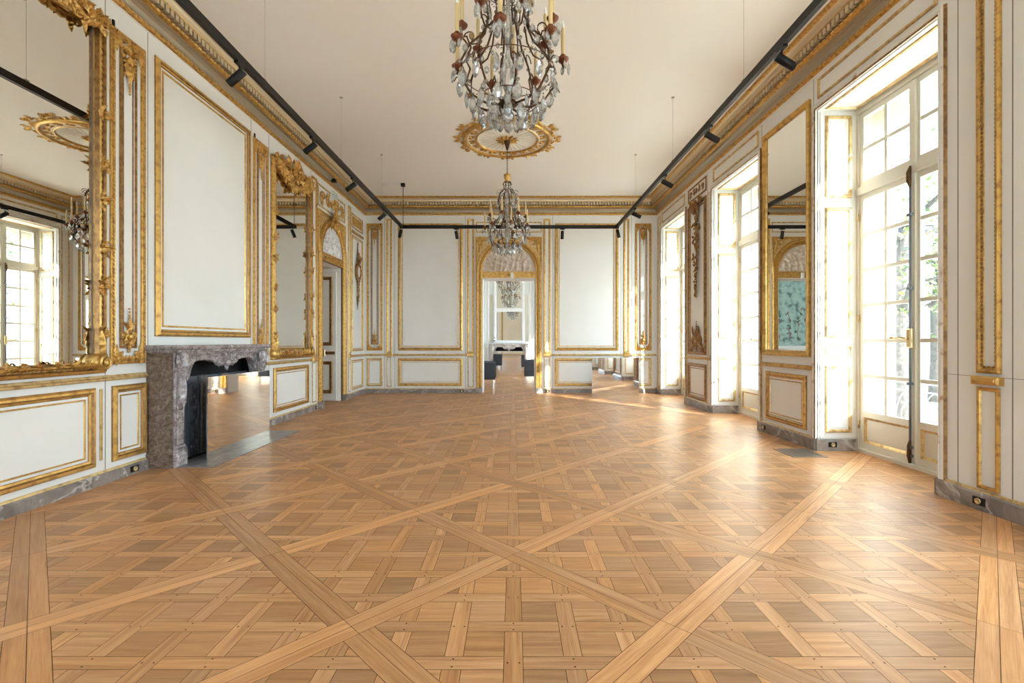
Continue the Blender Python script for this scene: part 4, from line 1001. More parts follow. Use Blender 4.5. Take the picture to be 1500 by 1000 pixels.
fp = thing('fireplace', (XL, 5.335, 0), 'violet-brown marble fireplace with carved shell apron on the left wall', 'fireplace')
fireplace(fL, 4.516, 6.155, 0.28, 1.165, fp, 'marble', 'marble_side')
b = MB(fL); b.box(4.66, 6.01, 0.01, 0.835, 0.10, 0.125)      # cast-iron insert with relief
for u in (4.92, 5.075, 5.6, 5.755): b.box(u - 0.012, u + 0.012, 0.02, 0.83, 0.125, 0.14)
for k in range(7):
    for uu, q in ((4.998, 1), (5.678, -1)):
        v = 0.10 + k * 0.105; sg = q if k % 2 else -q
        b.scroll(uu + sg * 0.02, v, 0.128, PI / 2, 0.045, 1.3, 0.008, sg); b.leaf(uu - sg * 0.03, v - 0.04, 0.126, PI / 2 + sg * 0.4, 0.12, 0.05, 0.012, 0.003, 0, -sg * 0.7)
b.build('cast_iron_insert', ['iron'], fp)
for u0, u1 in ((5.09, 5.20), (5.47, 5.58)):
    b = MB(fL); b.bbox(u0, u1, 0.004, 0.84, 0.10, 0.15, 0.01); b.build('slate_upright', ['slate'], fp)
b = MB(); b.box(XL, -2.86, 4.55, 6.42, -0.001, 0.006); struct('floor_hearth', b, 'slate')

# mirrored screens
def screen(label, fr, u0, u1, v0, v1, w0, w1, loc):
    root = thing('mirrored_screen', loc, label, 'mirror screen', 'low mirrored screens')
    b = MB(fr); b.box(u0 + .006, u1 - .006, v0, v1 - 0.006, w0, w1 - 0.002); b.build('backing', ['iron'], root)
    b = MB(fr); b.box(u0, u1, v0, v1, w1 - 0.006, w1); b.build('mirror_glass', ['mirror_new'], root)
    b = MB(fr); b.box(u0, u1, v1, v1 + 0.005, w0, w1); b.build('top_edge', ['chrome'], root)
screen('mirrored screen standing in front of the marble fireplace opening', fL, 4.81, 6.035, 0.006, 0.835, 0.375, 0.392, (XL + 0.38, 5.42, 0.006))
screen('low mirrored screen standing before the back wall near the right corner', lambda u, v, w: (u, 10.64 - w, v), 1.745, 2.785, 0.0, 0.835, 0.0, 0.04, (2.265, 10.62, 0))

# ------------------------------------------------------------------ ceiling rosette
RX, RY = -0.10, 7.82
ro = thing('ceiling_rosette', (RX, RY, ZC), 'round gilded plaster rosette on the ceiling above the far chandelier', 'ceiling rosette')
fRo = lambda u, v, w: (RX + u, RY + v, ZC - w)
b = MB(fRo)
b.lathe([(0.72, 0), (0.72, 0.03), (0.705, 0.05), (0.675, 0.055), (0.66, 0.035), (0.645, 0.03), (0.64, 0.02), (0.525, 0.02), (0.52, 0.035), (0.505, 0.045), (0.49, 0.04), (0.48, 0.02), (0.47, 0.016), (0.2, 0.022), (0.0, 0.03)], n=96, mats=[0, 0, 0, 0, 0, 1, 1, 1, 0, 0, 0, 1, 1, 1])
b.build('molded_ring', ['gold_bright', 'plaster_ceiling'], ro)
b = MB(fRo)
for k in range(20):
    a0, a1 = 2 * PI * (k + 0.12) / 20, 2 * PI * (k + 0.88) / 20; ids = []
    for r in (0.545, 0.622):
        for q in range(5):
            a = a0 + (a1 - a0) * q / 4; ids.append(b.p(r * cos(a), r * sin(a), 0.024))
    for q in range(4): b.face((ids[q], ids[q + 1], ids[q + 6], ids[q + 5]))
    am = (a0 + a1) / 2
    for q in range(4): b.leaf(0.583 * cos(am), 0.583 * sin(am), 0.024, am + q * PI / 2 + 0.785, 0.07, 0.04, 0.014, 0.0)
b.build('coffer_band', ['gold'], ro)
b = MB(fRo)
b.lathe([(0.71, 0.0), (0.712, 0.006), (0.785, 0.006), (0.79, 0.0)], n=72, m=1)
for k in range(72):
    a = 2 * PI * k / 72; big = (k % 6)
    rr = 0.72 + (0.05 if big in (0, 1, 5) else 0.0)
    b.leaf(rr * cos(a), rr * sin(a), 0.004, a + rng.uniform(-.6, .6), 0.115 if big in (0, 1, 5) else 0.085, 0.065, 0.015, 0.0, 0, rng.uniform(-1, 1))
    b.leaf(rr * cos(a), rr * sin(a), 0.004, a + (1.2 if k % 2 else -1.2), 0.09, 0.05, 0.015, 0.0, 0, rng.uniform(-1, 1))
    if big in (1, 5): b.scroll((rr + 0.07) * cos(a), (rr + 0.07) * sin(a), 0.008, a, 0.04, 1.3, 0.009, 1 if big == 1 else -1)
b.build('leaf_border', ['gold_bright', 'plaster_ceiling'], ro)
b = MB(fRo)
for k in range(28):
    a = 2 * PI * k / 28; b.leaf(0.18 * cos(a), 0.18 * sin(a), 0.02, a, 0.26, 0.03, 0.005, 0.0)
b.build('ray_relief', ['plaster_ceiling'], ro)
b = MB(fRo)
for k in range(12):
    a = 2 * PI * k / 12; b.leaf(0.03 * cos(a), 0.03 * sin(a), 0.03, a, 0.165, 0.085, 0.02, 0.0)
b.lathe([(0.13, 0.02), (0.12, 0.04), (0.08, 0.045), (0.0, 0.05)], n=24)
b.build('leaf_boss', ['gold'], ro)

# ------------------------------------------------------------------ chandeliers
def drop_mesh(mat, L, W, key):
    b = MB(); prof = [(0.0, 0.0), (0.18, -0.10), (0.42, -0.30), (0.5, -0.58), (0.34, -0.84), (0.0, -1.0)]
    rows = []
    for r, z in prof:
        rows.append([b.p(r * W * cos(2 * PI * k / 8), r * W * 0.42 * sin(2 * PI * k / 8), z * L) for k in range(8)] if r else [b.p(0, 0, z * L)])
    for i in range(len(rows) - 1):
        A, B = rows[i], rows[i + 1]
        for k in range(8):
            q = (k + 1) % 8
            if len(A) == 1: b.face((A[0], B[k], B[q]))
            elif len(B) == 1: b.face((A[k], A[q], B[0]))
            else: b.face((A[k], A[q], B[q], B[k]))
    b.tube([(0, 0, 0), (0, 0, 0.018)], 0.0015, 4)
    o = b.build('crystal_drop', [mat]); me = o.data; bpy.data.objects.remove(o); return me
D_BIG = drop_mesh('crystal', 0.118, 0.066, 0); D_MID = drop_mesh('crystal', 0.088, 0.048, 0); D_SM = drop_mesh('crystal', 0.064, 0.036, 0); D_AMB = drop_mesh('amber', 0.046, 0.03, 0)
def chandelier(x, y, label):
    root = thing('chandelier', (x, y, ZC), label, 'chandelier')
    fX = lambda u, v, w: (x + u, y + v, w)
    b = MB(fX); b.lathe([(0.0, ZC), (0.075, ZC - 0.002), (0.078, ZC - 0.02), (0.06, ZC - 0.03), (0.05, ZC - 0.06), (0.03, ZC - 0.14), (0.015, ZC - 0.19), (0.0, ZC - 0.2)], n=20); b.build('canopy', ['bronze'], root)
    b = MB(fX); z = ZC - 0.185; k = 0
    while z > 3.95:
        pts = []
        for q in range(9):
            a = 2 * PI * q / 8; p = 0.011 * sin(a); pts.append((p if k % 2 else 0, 0 if k % 2 else p, z - 0.02 + 0.022 * cos(a)))
        b.tube(pts, 0.0032, 5); z -= 0.033; k += 1
    b.build('chain', ['bronze'], root)
    b = MB(fX); b.lathe([(0, 3.955), (0.02, 3.95), (0.022, 3.935), (0.055, 3.93), (0.062, 3.91), (0.055, 3.89), (0.045, 3.85), (0.028, 3.825), (0.018, 3.81), (0.0, 3.805)], n=18); b.build('gilt_cup', ['gold_bright'], root)
    # cage
    prof = [(0.012, 3.82), (0.05, 3.81), (0.072, 3.77), (0.055, 3.715), (0.045, 3.69), (0.09, 3.665), (0.135, 3.60), (0.155, 3.50), (0.140, 3.38), (0.125, 3.28), (0.165, 3.19), (0.25, 3.11), (0.305, 3.0), (0.305, 2.89), (0.24, 2.79), (0.15, 2.745), (0.06, 2.74)]
    b = MB(fX)
    for k in range(8):
        a = 2 * PI * k / 8 + 0.2; b.tube([(r * cos(a), r * sin(a), z) for r, z in prof], [0.0065] * 10 + [0.0075] * 7, 6)
        for (r, z, s) in ((0.14, 3.62, 0.05), (0.24, 3.15, 0.05), (0.30, 2.86, 0.05)):
            pts = [(cos(a) * (r + s * (1 - t) * cos(4.4 * t)), sin(a) * (r + s * (1 - t) * cos(4.4 * t)), z + s * (1 - t * .6) * sin(4.4 * t)) for t in [q / 8 for q in range(9)]]
            b.tube(pts, 0.0042, 5)
    for r, z in ((0.155, 3.50), (0.305, 2.95), (0.2, 2.765), (0.07, 3.775)):
        b.tube([(r * cos(2 * PI * q / 40), r * sin(2 * PI * q / 40), z) for q in range(41)], 0.003, 6, cap=False)
    b.lathe([(0.0, 2.775), (0.05, 2.77), (0.065, 2.745), (0.04, 2.725), (0.0, 2.72)], n=14)
    b.build('cage', ['bronze'], root)
    b = MB(fX); b.lathe([(0.0, 3.70), (0.018, 3.68), (0.012, 3.62), (0.03, 3.56), (0.034, 3.48), (0.014, 3.42), (0.014, 3.36), (0.028, 3.30), (0.03, 3.20), (0.012, 3.12), (0.02, 3.05), (0.045, 2.98), (0.05, 2.90), (0.02, 2.82), (0.0, 2.8)], n=10, sm=False); b.build('crystal_baluster', ['crystal'], root)
    b = MB(fX); b.ell(0, 0, 2.665, 0.042, 0.042, 0.042, 14, 8, sm=False); b.tube([(0, 0, 2.70), (0, 0, 2.73)], 0.004, 5); b.build('crystal_ball', ['crystal'], root)
    drops = []
    for k in range(14):
        a = 2 * PI * k / 14 + 0.11; hi = k % 2
        r, z = (0.30, 3.235) if hi else (0.365, 3.06)
        ca, sa = cos(a), sin(a)
        P = lambda rr, zz: (rr * ca, rr * sa, zz)
        b = MB(fX)
        if hi: pts = [P(0.13, 3.30), P(0.15, 3.20), P(0.20, 3.13), P(0.26, 3.12), P(0.295, 3.16), P(r, z - 0.035)]
        else: pts = [P(0.30, 2.95), P(0.27, 3.03), P(0.30, 3.09), P(0.345, 3.07), P(0.368, 3.01), P(r, z - 0.035)]
        b.tube(pts, [0.006, 0.0065, 0.006, 0.006, 0.006, 0.007], 6)
        c = P(r, z)
        b.lathe([(0.0, -0.03), (0.006, -0.028), (0.01, -0.02), (0.026, -0.014), (0.036, 0.0), (0.040, 0.008), (0.034, 0.009), (0.012, 0.002), (0.009, 0.01), (0.017, 0.02), (0.018, 0.03), (0.011, 0.038), (0.0, 0.042)], c, 14, m=1)
        arm = b.build('candle_arm', ['bronze', 'copper'], root)
        b = MB(fX); b.lathe([(0.0125, 0.03), (0.0125, 0.205), (0.009, 0.21)], c, 10); b.lathe([(0.009, 0.208), (0.011, 0.225), (0.006, 0.25), (0.0, 0.262)], c, 8, m=1); b.build('candle', ['candle', 'bulb'], arm)
        for q in range(3):
            aa = a + (q - 1) * 0.55 + PI * 0; drops.append((r * ca + 0.036 * cos(aa * 1.0 + (q - 1) * 0.9), r * sa + 0.036 * sin(aa + (q - 1) * 0.9), z - 0.018, D_MID if q == 1 else D_SM))
    for n, r, z, me in ((14, 0.312, 2.925, D_BIG), (12, 0.235, 2.795, D_BIG), (8, 0.12, 2.745, D_BIG), (10, 0.160, 3.485, D_MID), (10, 0.2, 2.755, D_MID)):
        for k in range(n):
            a = 2 * PI * (k + (0.5 if r in (0.235, 0.2) else 0)) / n; drops.append((r * cos(a), r * sin(a), z - 0.018, me))
    for px, py, pz, me in drops[:98]:
        o = bpy.data.objects.new('crystal_drop', me); COL.objects.link(o); o.parent = root; o.location = (px, py, pz - ZC); o.rotation_euler = (rng.uniform(-.06, .06), rng.uniform(-.06, .06), math.atan2(py, px) + PI / 2 + rng.uniform(-.7, .7))
    # smaller stars and beads hooked over the cage
    b = MB(fX)
    def star(px, py, pz, s, m):
        a0 = rng.uniform(0, PI)
        b.ell(px, py, pz, s, s, s * 0.6, 6, 3, a0, m, False)
    for k in range(8):
        a = 2 * PI * k / 8 + 0.2
        for j, (r, z) in enumerate(prof[5:15]):
            star((r + .012) * cos(a + .03), (r + .012) * sin(a + .03), z - 0.01, 0.015 + 0.004 * (j % 2), 1 if (k * 3 + j) % 7 == 0 else 2 if (k * 5 + j) % 23 == 0 else 0)
        a += PI / 8
        for j, (r, z) in enumerate(((0.10, 3.70), (0.15, 3.56), (0.15, 3.42), (0.135, 3.3), (0.19, 3.2), (0.27, 3.13), (0.315, 3.04), (0.3, 2.97))):
            L = 0.06 if j in (1, 2, 5, 6) else 0.04
            rows = []
            for rr, zz in ((0, 0), (0.42, -0.3), (0.5, -0.58), (0.3, -0.84), (0, -1)):
                rows.append([b.p(r * cos(a) + rr * L * .62 * cos(2 * PI * q / 6), r * sin(a) + rr * L * .4 * sin(2 * PI * q / 6), z + zz * L) for q in range(6)])
            for i in range(4):
                for q in range(6): b.face((rows[i][q], rows[i][(q + 1) % 6], rows[i + 1][(q + 1) % 6], rows[i + 1][q]), 1 if (k + j) % 9 == 0 else 0)
    for k in range(56):     # bead swags around the rims
        a = 2 * PI * k / 56
        star(0.31 * cos(a), 0.31 * sin(a), 2.945 - 0.025 * abs(sin(a * 7)), 0.008, 0); star(0.155 * cos(a), 0.155 * sin(a), 3.49 - 0.02 * abs(sin(a * 5)), 0.006, 0)
    o = b.build('crystal_beads', ['crystal', 'amber', 'violet'], root); o['kind'] = 'stuff'
    return root
ch1 = chandelier(-0.035, 3.12, 'large crystal chandelier nearest, cut off by the top of the view')
ch2 = copy_tree(ch1); ch2.location = (RX, RY, ZC); ch2['label'] = 'crystal chandelier with candles on a chain below the gilded ceiling rosette'; ch2.rotation_euler.z = 0.3
ch3 = copy_tree(ch1); ch3.location = (-0.12, 14.2, ZC - 0.04); ch3['label'] = 'crystal chandelier in the next room, seen through the back doorway'; ch3.rotation_euler.z = 0.7
for c in (ch1, ch2, ch3): c['group'] = 'crystal chandeliers'

# ------------------------------------------------------------------ lighting track and spotlights
TZ, TXL, TXR, TYB = 3.61, -2.34, 2.17, 10.05
tr = thing('lighting_track', (0, TYB, TZ), 'black ceiling light track hung on wires around three sides', 'light track')
def bar(x0, x1, y0, y1, name='rail'):
    b = MB(); b.box(x0, x1, y0, y1, TZ - 0.035, TZ + 0.035); b.build(name, ['track'], tr)
bar(TXL - .02, TXL + .02, 1.2, TYB + .02); bar(TXR - .02, TXR + .02, 1.2, TYB + .02); bar(TXL + .02, TXR - .02, TYB - .02, TYB + .02)
for x in (TXL, TXR):
    for yy in (2.5, 4.5, 6.5, 8.49):
        b = MB(); b.tube([(x, yy, TZ + 0.035), (x, yy, ZC)], 0.0016, 5); b.lathe([(0.0, ZC - 0.012), (0.02, ZC - 0.01), (0.022, ZC)], (x, yy, 0), 10); b.box(x - 0.012, x + 0.012, yy - 0.02, yy + 0.02, TZ + .03, TZ + .055); b.build('suspension_wire', ['wire'], tr)
b = MB(); b.tube([(TXL + .02, TYB, TZ), (TXL + .02, TYB, ZC - 0.01)], 0.006, 6); b.box(TXL - .02, TXL + 0.06, TYB - 0.04, TYB + .04, ZC - 0.06, ZC); b.build('power_drop', ['black'], tr)
b = MB(); b.tube([(TXL + .02, TYB, ZC - 0.006), (TXL - 0.35, TYB - .02, ZC - 0.006)], 0.004, 5); b.box(TXL - .41, TXL - .35, TYB - .04, TYB + .02, ZC - 0.02, ZC); b.build('ceiling_cable', ['white'], tr)
def spot(x, y, ax, ay, az, label):
    root = thing('track_spotlight', (x, y, TZ - 0.035), label, 'spotlight', 'black track spotlights')
    fS = lambda u, v, w: (x + u, y + v, TZ - 0.035 + w)
    along = abs(ax) > abs(ay)
    b = MB(fS); b.box(*((-.018, .018, -.05, .05) if along else (-.05, .05, -.018, .018)), -0.022, 0.0); b.build('adaptor', ['black'], root)
    b = MB(fS); b.tube([(0, 0, -0.02), (0, 0, -0.075)], 0.006, 6); b.build('stem', ['black'], root)
    d = Vector((ax, ay, az)).normalized(); c = Vector((0, 0, -0.10))
    b = MB(fS); P = [c - d * 0.05, c - d * 0.048, c + d * 0.115, c + d * 0.12]
    b.tube([tuple(p) for p in P], [0.03, 0.034, 0.034, 0.032], 16); body = b.build('lamp_body', ['black'], root)
    b = MB(fS); b.tube([tuple(c + d * 0.1202), tuple(c + d * 0.122)], 0.024, 14); b.build('lens', ['chrome'], body)
SP = [(TXL, 4.08, -1, .1, -.75, 'spotlight on the left rail over the fireplace, nearest of the left row'), (TXL, 5.57, -1, .1, -.7, 'spotlight on the left rail before the narrow panel beside the fireplace mirror'),
      (TXL, 6.97, -1, .1, -.65, 'spotlight on the left rail facing the smaller gilt mirror'), (TXL, 8.62, -1, .1, -.75, 'spotlight on the left rail facing the arched left doorway'),
      (TXL, 9.93, -.3, .25, -1, 'spotlight at the left back corner of the rail, under the power drop'),
      (TXR, 3.86, 1, .1, -.55, 'spotlight on the right rail before the nearest french window'), (TXR, 5.29, 1, .1, -.5, 'spotlight on the right rail facing the pier mirror'),
      (TXR, 6.84, 1, .1, -.5, 'spotlight on the right rail facing the middle french window'), (TXR, 8.55, 1, .1, -.45, 'spotlight on the right rail facing the garland pier'),
      (TXR, 9.93, .3, .25, -1, 'spotlight at the right back corner of the rail'),
      (-1.20, TYB, .15, .3, -1, 'spotlight on the back rail over the left big panel'), (1.03, TYB, 0, .3, -1, 'spotlight on the back rail over the right big panel')]
for a in SP: spot(*a)

# ------------------------------------------------------------------ small things
def socket(fr, u, v, w, label, loc):
    root = thing('wall_socket', loc, label, 'socket', 'skirting sockets')
    b = MB(fr); b.bbox(u - 0.045, u + 0.045, v - 0.028, v + 0.028, w, w + 0.01, 0.004); b.build('plate', ['black'], root)
    b = MB(fr); b.lathe([(0.022, 0.0), (0.022, 0.006), (0.017, 0.007), (0.016, 0.001), (0.0, 0.001)], (u, v, w + 0.01), 14); b.build('receptacle', ['brass'], root)
socket(fL, 4.33, 0.05, 0.035, 'socket in the marble skirting just before the fireplace', (XL + .035, 4.33, .05))
socket(fL, 8.34, 0.05, 0.035, 'socket in the skirting just before the left doorway', (XL + .035, 8.34, .05))
socket(fR, 3.40, 0.065, 0.035, 'dark socket in the skirting of the bare right pier', (XR - .035, 3.40, .065))
socket(fR, 6.33, 0.065, 0.035, 'dark socket in the skirting under the pier mirror', (XR - .035, 6.33, .065))
socket(fB, -1.2, 0.05, 0.035, 'socket in the back skirting left of the doorway', (-1.2, YB - .035, .05))
socket(fB, 0.80, 0.05, 0.035, 'socket in the back skirting right of the doorway', (0.8, YB - .035, .05))
socket(lambda u, v, w: (u, 5.27 - w, v), 3.50, 0.07, 0.03, 'socket in the nearest window jamb plinth', (3.5, 5.24, .07))

vg = thing('floor_grille', (3.08, 5.14, 0), 'square metal ventilation grille set in the parquet by the pier', 'floor grille')
b = MB(); b.rect(2.90, 3.26, 4.95, 5.33, [(0, 0.0), (0, 0.006), (0.025, 0.006), (0.025, 0.001)]); b.build('frame', ['grille'], vg)
b = MB(); b.box(2.92, 3.24, 4.97, 5.31, 0.0004, 0.001); b.build('backing', ['soot'], vg)
b = MB()
for k in range(12): b.box(2.925, 3.235, 4.985 + k * 0.027, 4.999 + k * 0.027, 0.001, 0.005)
for k in range(4): b.box(2.97 + k * 0.07, 2.978 + k * 0.07, 4.975, 5.305, 0.001, 0.0045)
b.build('grate', ['grille'], vg)

hl = ['black picture hook above the narrow panel beside the large gilt mirror', 'black picture hook above the narrow panel between fireplace and smaller mirror']
for k, u in enumerate((4.14, 6.40)):
    b = MB(fL); b.box(u - 0.01, u + 0.01, 3.93, 3.985, 0.0, 0.012); b.tube([(u, 3.985, 0.008), (u, 3.93, 0.012), (u, 3.89, 0.02), (u, 3.885, 0.035), (u, 3.905, 0.042)], 0.004, 5)
    o = b.build('picture_hook', ['black'], None, (XL, u, 3.9)); tag(o, hl[k], 'hook', 'picture hooks')

es = thing('exit_sign', (XL + 0.02, 9.2, 4.0), 'small white and green running-man exit sign above the left doorway', 'sign')
b = MB(fL); b.bbox(9.06, 9.36, 3.94, 4.09, 0.0, 0.03, 0.004); b.build('panel', ['white'], es)
b = MB(fL); g = 0.0305
def q4(pts):
    ids = [b.p(u, v, g) for u, v in pts] + [b.p(u, v, g + 0.001) for u, v in pts]; n = len(pts)
    b.face(ids[:n][::-1]); b.face(ids[n:])
    for k in range(n): b.face((ids[k], ids[(k + 1) % n], ids[n + (k + 1) % n], ids[n + k]))
q4([(9.08, 3.96), (9.09, 3.96), (9.09, 4.07), (9.08, 4.07)]); q4([(9.33, 3.96), (9.34, 3.96), (9.34, 4.07), (9.33, 4.07)]); q4([(9.09, 4.06), (9.33, 4.06), (9.33, 4.07), (9.09, 4.07)]); q4([(9.09, 3.96), (9.33, 3.96), (9.33, 3.97), (9.09, 3.97)])
q4([(9.105, 4.01), (9.135, 3.985), (9.135, 4.035)]); q4([(9.135, 4.002), (9.175, 4.002), (9.175, 4.018), (9.135, 4.018)])
q4([(9.20, 3.972), (9.21, 3.972), (9.21, 4.057), (9.20, 4.057)])
b.ell(9.265, 4.045, g, 0.009, 0.009, 0.002, 8, 4); q4([(9.25, 4.03), (9.275, 4.033), (9.28, 4.0), (9.262, 3.998)]); q4([(9.225, 4.012), (9.228, 4.02), (9.255, 4.03), (9.255, 4.02)]); q4([(9.275, 4.033), (9.272, 4.022), (9.30, 4.008), (9.303, 4.016)]); q4([(9.262, 4.0), (9.272, 4.0), (9.25, 3.975), (9.238, 3.975)]); q4([(9.27, 4.0), (9.28, 4.0), (9.305, 3.98), (9.298, 3.973)])
b.build('pictogram', ['green'], es)

b = MB(fL); b.bbox(9.02, 9.09, 4.215, 4.275, 0.03, 0.11, 0.01); o = b.build('ceiling_sensor', ['black'], None, (XL + .03, 9.055, 4.22)); tag(o, 'small black sensor perched on the cornice over the left doorway', 'sensor')
ds = thing('motion_detector', (-0.03, YB - 0.05, 2.7), 'small white detector box on the gilded lintel of the back doorway', 'detector')
b = MB(fB); b.bbox(-0.066, 0.004, 2.66, 2.80, 0.03, 0.075, 0.01); b.build('housing', ['white'], ds)
b = MB(fB); b.ell(-0.031, 2.70, 0.076, 0.02, 0.016, 0.008, 8, 5); b.build('sensor_lens', ['white'], ds)

# gilded medallion on the left wall near the corner
md = thing('wall_medallion', (XL, 10.6, 1.9), 'slender carved gilt wall ornament with white oval dial near the left back corner', 'wall ornament')
b = MB(fL); b.lathe([(0.0, 0.06), (0.5, 0.058), (0.8, 0.05), (1.0, 0.035), (1.0, 0.02)], (0, 0, 0), 24)
b.v = [(XL + (p[0] - XL), 10.6 + p[1] * 0.085, 2.74 + p[2] * 0.135) for p in b.v]
b.build('oval_dial', ['white'], md)
b = MB(fL); P = [(10.6 + 0.1 * cos(2 * PI * k / 28), 2.74 + 0.155 * sin(2 * PI * k / 28)) for k in range(28)]
b.sweep(P, [(-0.04, 0), (-0.035, 0.04), (-0.01, 0.065), (0.012, 0.055), (0.02, 0.03)], True)
for k in range(14):
    a = 2 * PI * k / 14; b.leaf(10.6 + 0.12 * cos(a), 2.74 + 0.17 * sin(a), 0.03, a + 0.5, 0.09, 0.05, 0.02, 0.02, 0, 0.8)
b.build('oval_frame', ['gold_old'], md)
b = MB(fL); orn_cluster(b, 10.6, 2.98, 0.14, 0.03); orn_cluster(b, 10.6, 3.10, 0.08, 0.03)
for k in range(6): b.ell(10.6, 3.14 + 0.045 * k, 0.02, 0.026 - .002 * k, 0.026 * (1 - .13 * k), 0.02, 6, 4, PI / 2)
b.leaf(10.6, 3.3, 0.02, PI / 2, 0.12, 0.05, 0.015)
b.build('finial', ['gold_old'], md)
b = MB(fL)
for k in range(7): b.ell(10.6, 2.52 - 0.055 * k, 0.03, 0.035, 0.05 - .004 * k, 0.035 - .003 * k, 8, 4, PI / 2)
for sg in (-1, 1):
    for k in range(3): b.leaf(10.6, 2.55 - 0.13 * k, 0.03, -PI / 2 + sg * 0.6, 0.14, 0.06, 0.02, 0.01, 0, -sg * 0.6)
b.tube([(10.6, 2.2, 0.02), (10.6, 2.05, 0.02), (10.6, 1.9, 0.015)], [0.03, 0.018, 0.003], 8); orn_cluster(b, 10.6, 2.14, 0.07, 0.02, -PI / 2)
b.build('pendant', ['gold_old'], md)

# ------------------------------------------------------------------ the next room
FY0, FY1, FX0, FX1 = YB + 0.4, 16.9, -5.2, 3.6
b = MB(); b.box(FX0 - .2, FX1 + .2, FY0, FY1 + .2, ZC - 0.04, ZC + 0.2); struct('ceiling_far', b, 'far_white')
b = MB(); b.box(FX0 - .2, FX0, FY0, FY1, 0, ZC); struct('wall_far_left', b, 'far_paint')
b = MB(); b.box(FX0, FX1 + .4, FY1, FY1 + .2, 0, ZC); wall_far = struct('wall_far', b, 'far_paint')
b = MB()
FW = [(12.3, 13.8), (14.9, 16.4)]
ys = [FY0, 12.3, 13.8, 14.9, 16.4, FY1]
for k in range(0, 6, 2): b.box(FX1, FX1 + .4, ys[k], ys[k + 1], 0, ZC)
for y0, y1 in FW: b.box(FX1, FX1 + .4, y0, y1, 3.6, ZC)
struct('wall_far_right', b, 'far_paint')
fF = lambda u, v, w: (u, FY1 - w, v)
for y0, y1 in FW:
    root = thing('window_%d' % (6 if y0 < 14 else 7), (FX1 + .3, (y0 + y1) / 2, 0), None, None, None, 'structure')
    fW = lambda u, v, w: (FX1 + 0.3 - w, u, v)
    b = MB(fW); b.box(y0, y0 + .06, 0, 3.6, -.03, .03); b.box(y1 - .06, y1, 0, 3.6, -.03, .03); b.box(y0, y1, 3.54, 3.6, -.03, .03); b.box(y0, y1, 0, .4, -.03, .03); b.box((y0 + y1) / 2 - .05, (y0 + y1) / 2 + .05, 0, 3.6, -.03, .03); b.box(y0, y1, 2.8, 2.88, -.03, .03)
    for k in range(1, 6): b.box(y0, y1, .4 + k * .4 - .01, .4 + k * .4 + .01, -.015, .015)
    b.build('frame', ['win'], root)
    b = MB(fW); b.box(y0 + .05, y1 - .05, .38, 3.55, -.003, .003); b.build('glazing', ['glass'], root)
# wall dressing
P_W = [(0, 0), (0, 0.02), (0.02, 0.035), (0.05, 0.03), (0.06, 0.002)]
for u0, u1 in ((-1.02, -0.86), (0.56, 0.76)): panel(wall_far, fF, u0, u1, 0.2, 4.2, P_W, None, ('far_white',), 'pilaster_molding')
for u0, u1 in ((-4.9, -1.9), (1.2, 3.3)): panel(wall_far, fF, u0, u1, 0.15, 0.85, P_W, None, ('far_white',))
b = MB(fF); b.sweep([(-0.9, 0.95), (FX0, 0.95)], [(0, 0), (0, .04), (-.04, .05), (-.06, 0)], False); b.build('chair_rail', ['far_white'], wall_far)
for u0, u1 in ((-1.3, -1.06), (0.80, 1.05)):
    b = MB(fF); b.bbox(u0, u1, 0, 4.3, 0, 0.12, 0.02); b.build('pilaster', ['far_white'], wall_far)
tp = thing('painted_panel', (-3.4, FY1, 1.0), 'teal painted panel with flowering branches in the next room, seen in the pier mirror', 'wall panel')
b = MB(fF); b.box(-4.8, -2.0, 1.05, 3.9, 0.0, 0.012); b.build('canvas', ['teal'], tp)
b = MB(fF); b.rect(-4.86, -1.94, 0.99, 3.96, P_W); b.build('frame', ['far_white'], tp)
b = MB(fF)
for k in range(9):
    u = -4.6 + k * 0.31; v = 1.2; pts = [(u, v, 0.014)]
    for q in range(6): u += rng.uniform(-.1, .1); v += rng.uniform(.1, .24); pts.append((u, v, 0.014)); b.ell(u + rng.uniform(-.08, .08), v, 0.013, 0.05, 0.035, 0.004, 7, 3, rng.uniform(0, 3), rng.choice((1, 2))); b.leaf(u, v, 0.013, rng.uniform(0, 6), 0.13, 0.05, 0.003, 0, 2)
    b.tube(pts, 0.008, 4)
b.build('painted_branches', [pmat('branch_brown', (0.16, 0.12, 0.07), .7), pmat('rose_petal', (0.42, 0.20, 0.24), .7), pmat('dark_green_leaf', (0.06, 0.13, 0.07), .7)], tp)
# chimneypiece and glass above it
FC = -0.15
f2 = thing('fireplace', (FC, FY1, 0), 'pale grey carved marble fireplace in the next room under the tall mirror', 'fireplace')
fireplace(fF, FC - 0.64, FC + 0.64, 0.26, 1.13, f2, 'far_marble', 'far_marble', opening=0.12)
screen('mirrored screen closing the fireplace in the next room', fF, FC - 0.54, FC + 0.54, 0.004, 0.86, 0.29, 0.315, (FC, FY1 - .3, 0))
om = thing('overmantel_mirror', (FC, FY1, 1.2), 'tall white-framed two-part mirror above the fireplace in the next room', 'mirror')
for v0, v1 in ((1.18, 2.26), (2.36, 4.1)):
    b = MB(fF); b.box(FC - 0.44, FC + 0.44, v0, v1, 0.02, 0.026); b.build('mirror_glass', ['mirror'], om)
b = MB(fF); b.rect(FC - 0.54, FC + 0.54, 1.14, 4.2, [(0, 0), (0, .05), (.02, .06), (.07, .055), (.09, .04), (.1, .02)]); b.box(FC - .46, FC + .46, 2.25, 2.37, 0.0, .05); b.build('frame', ['far_white'], om)
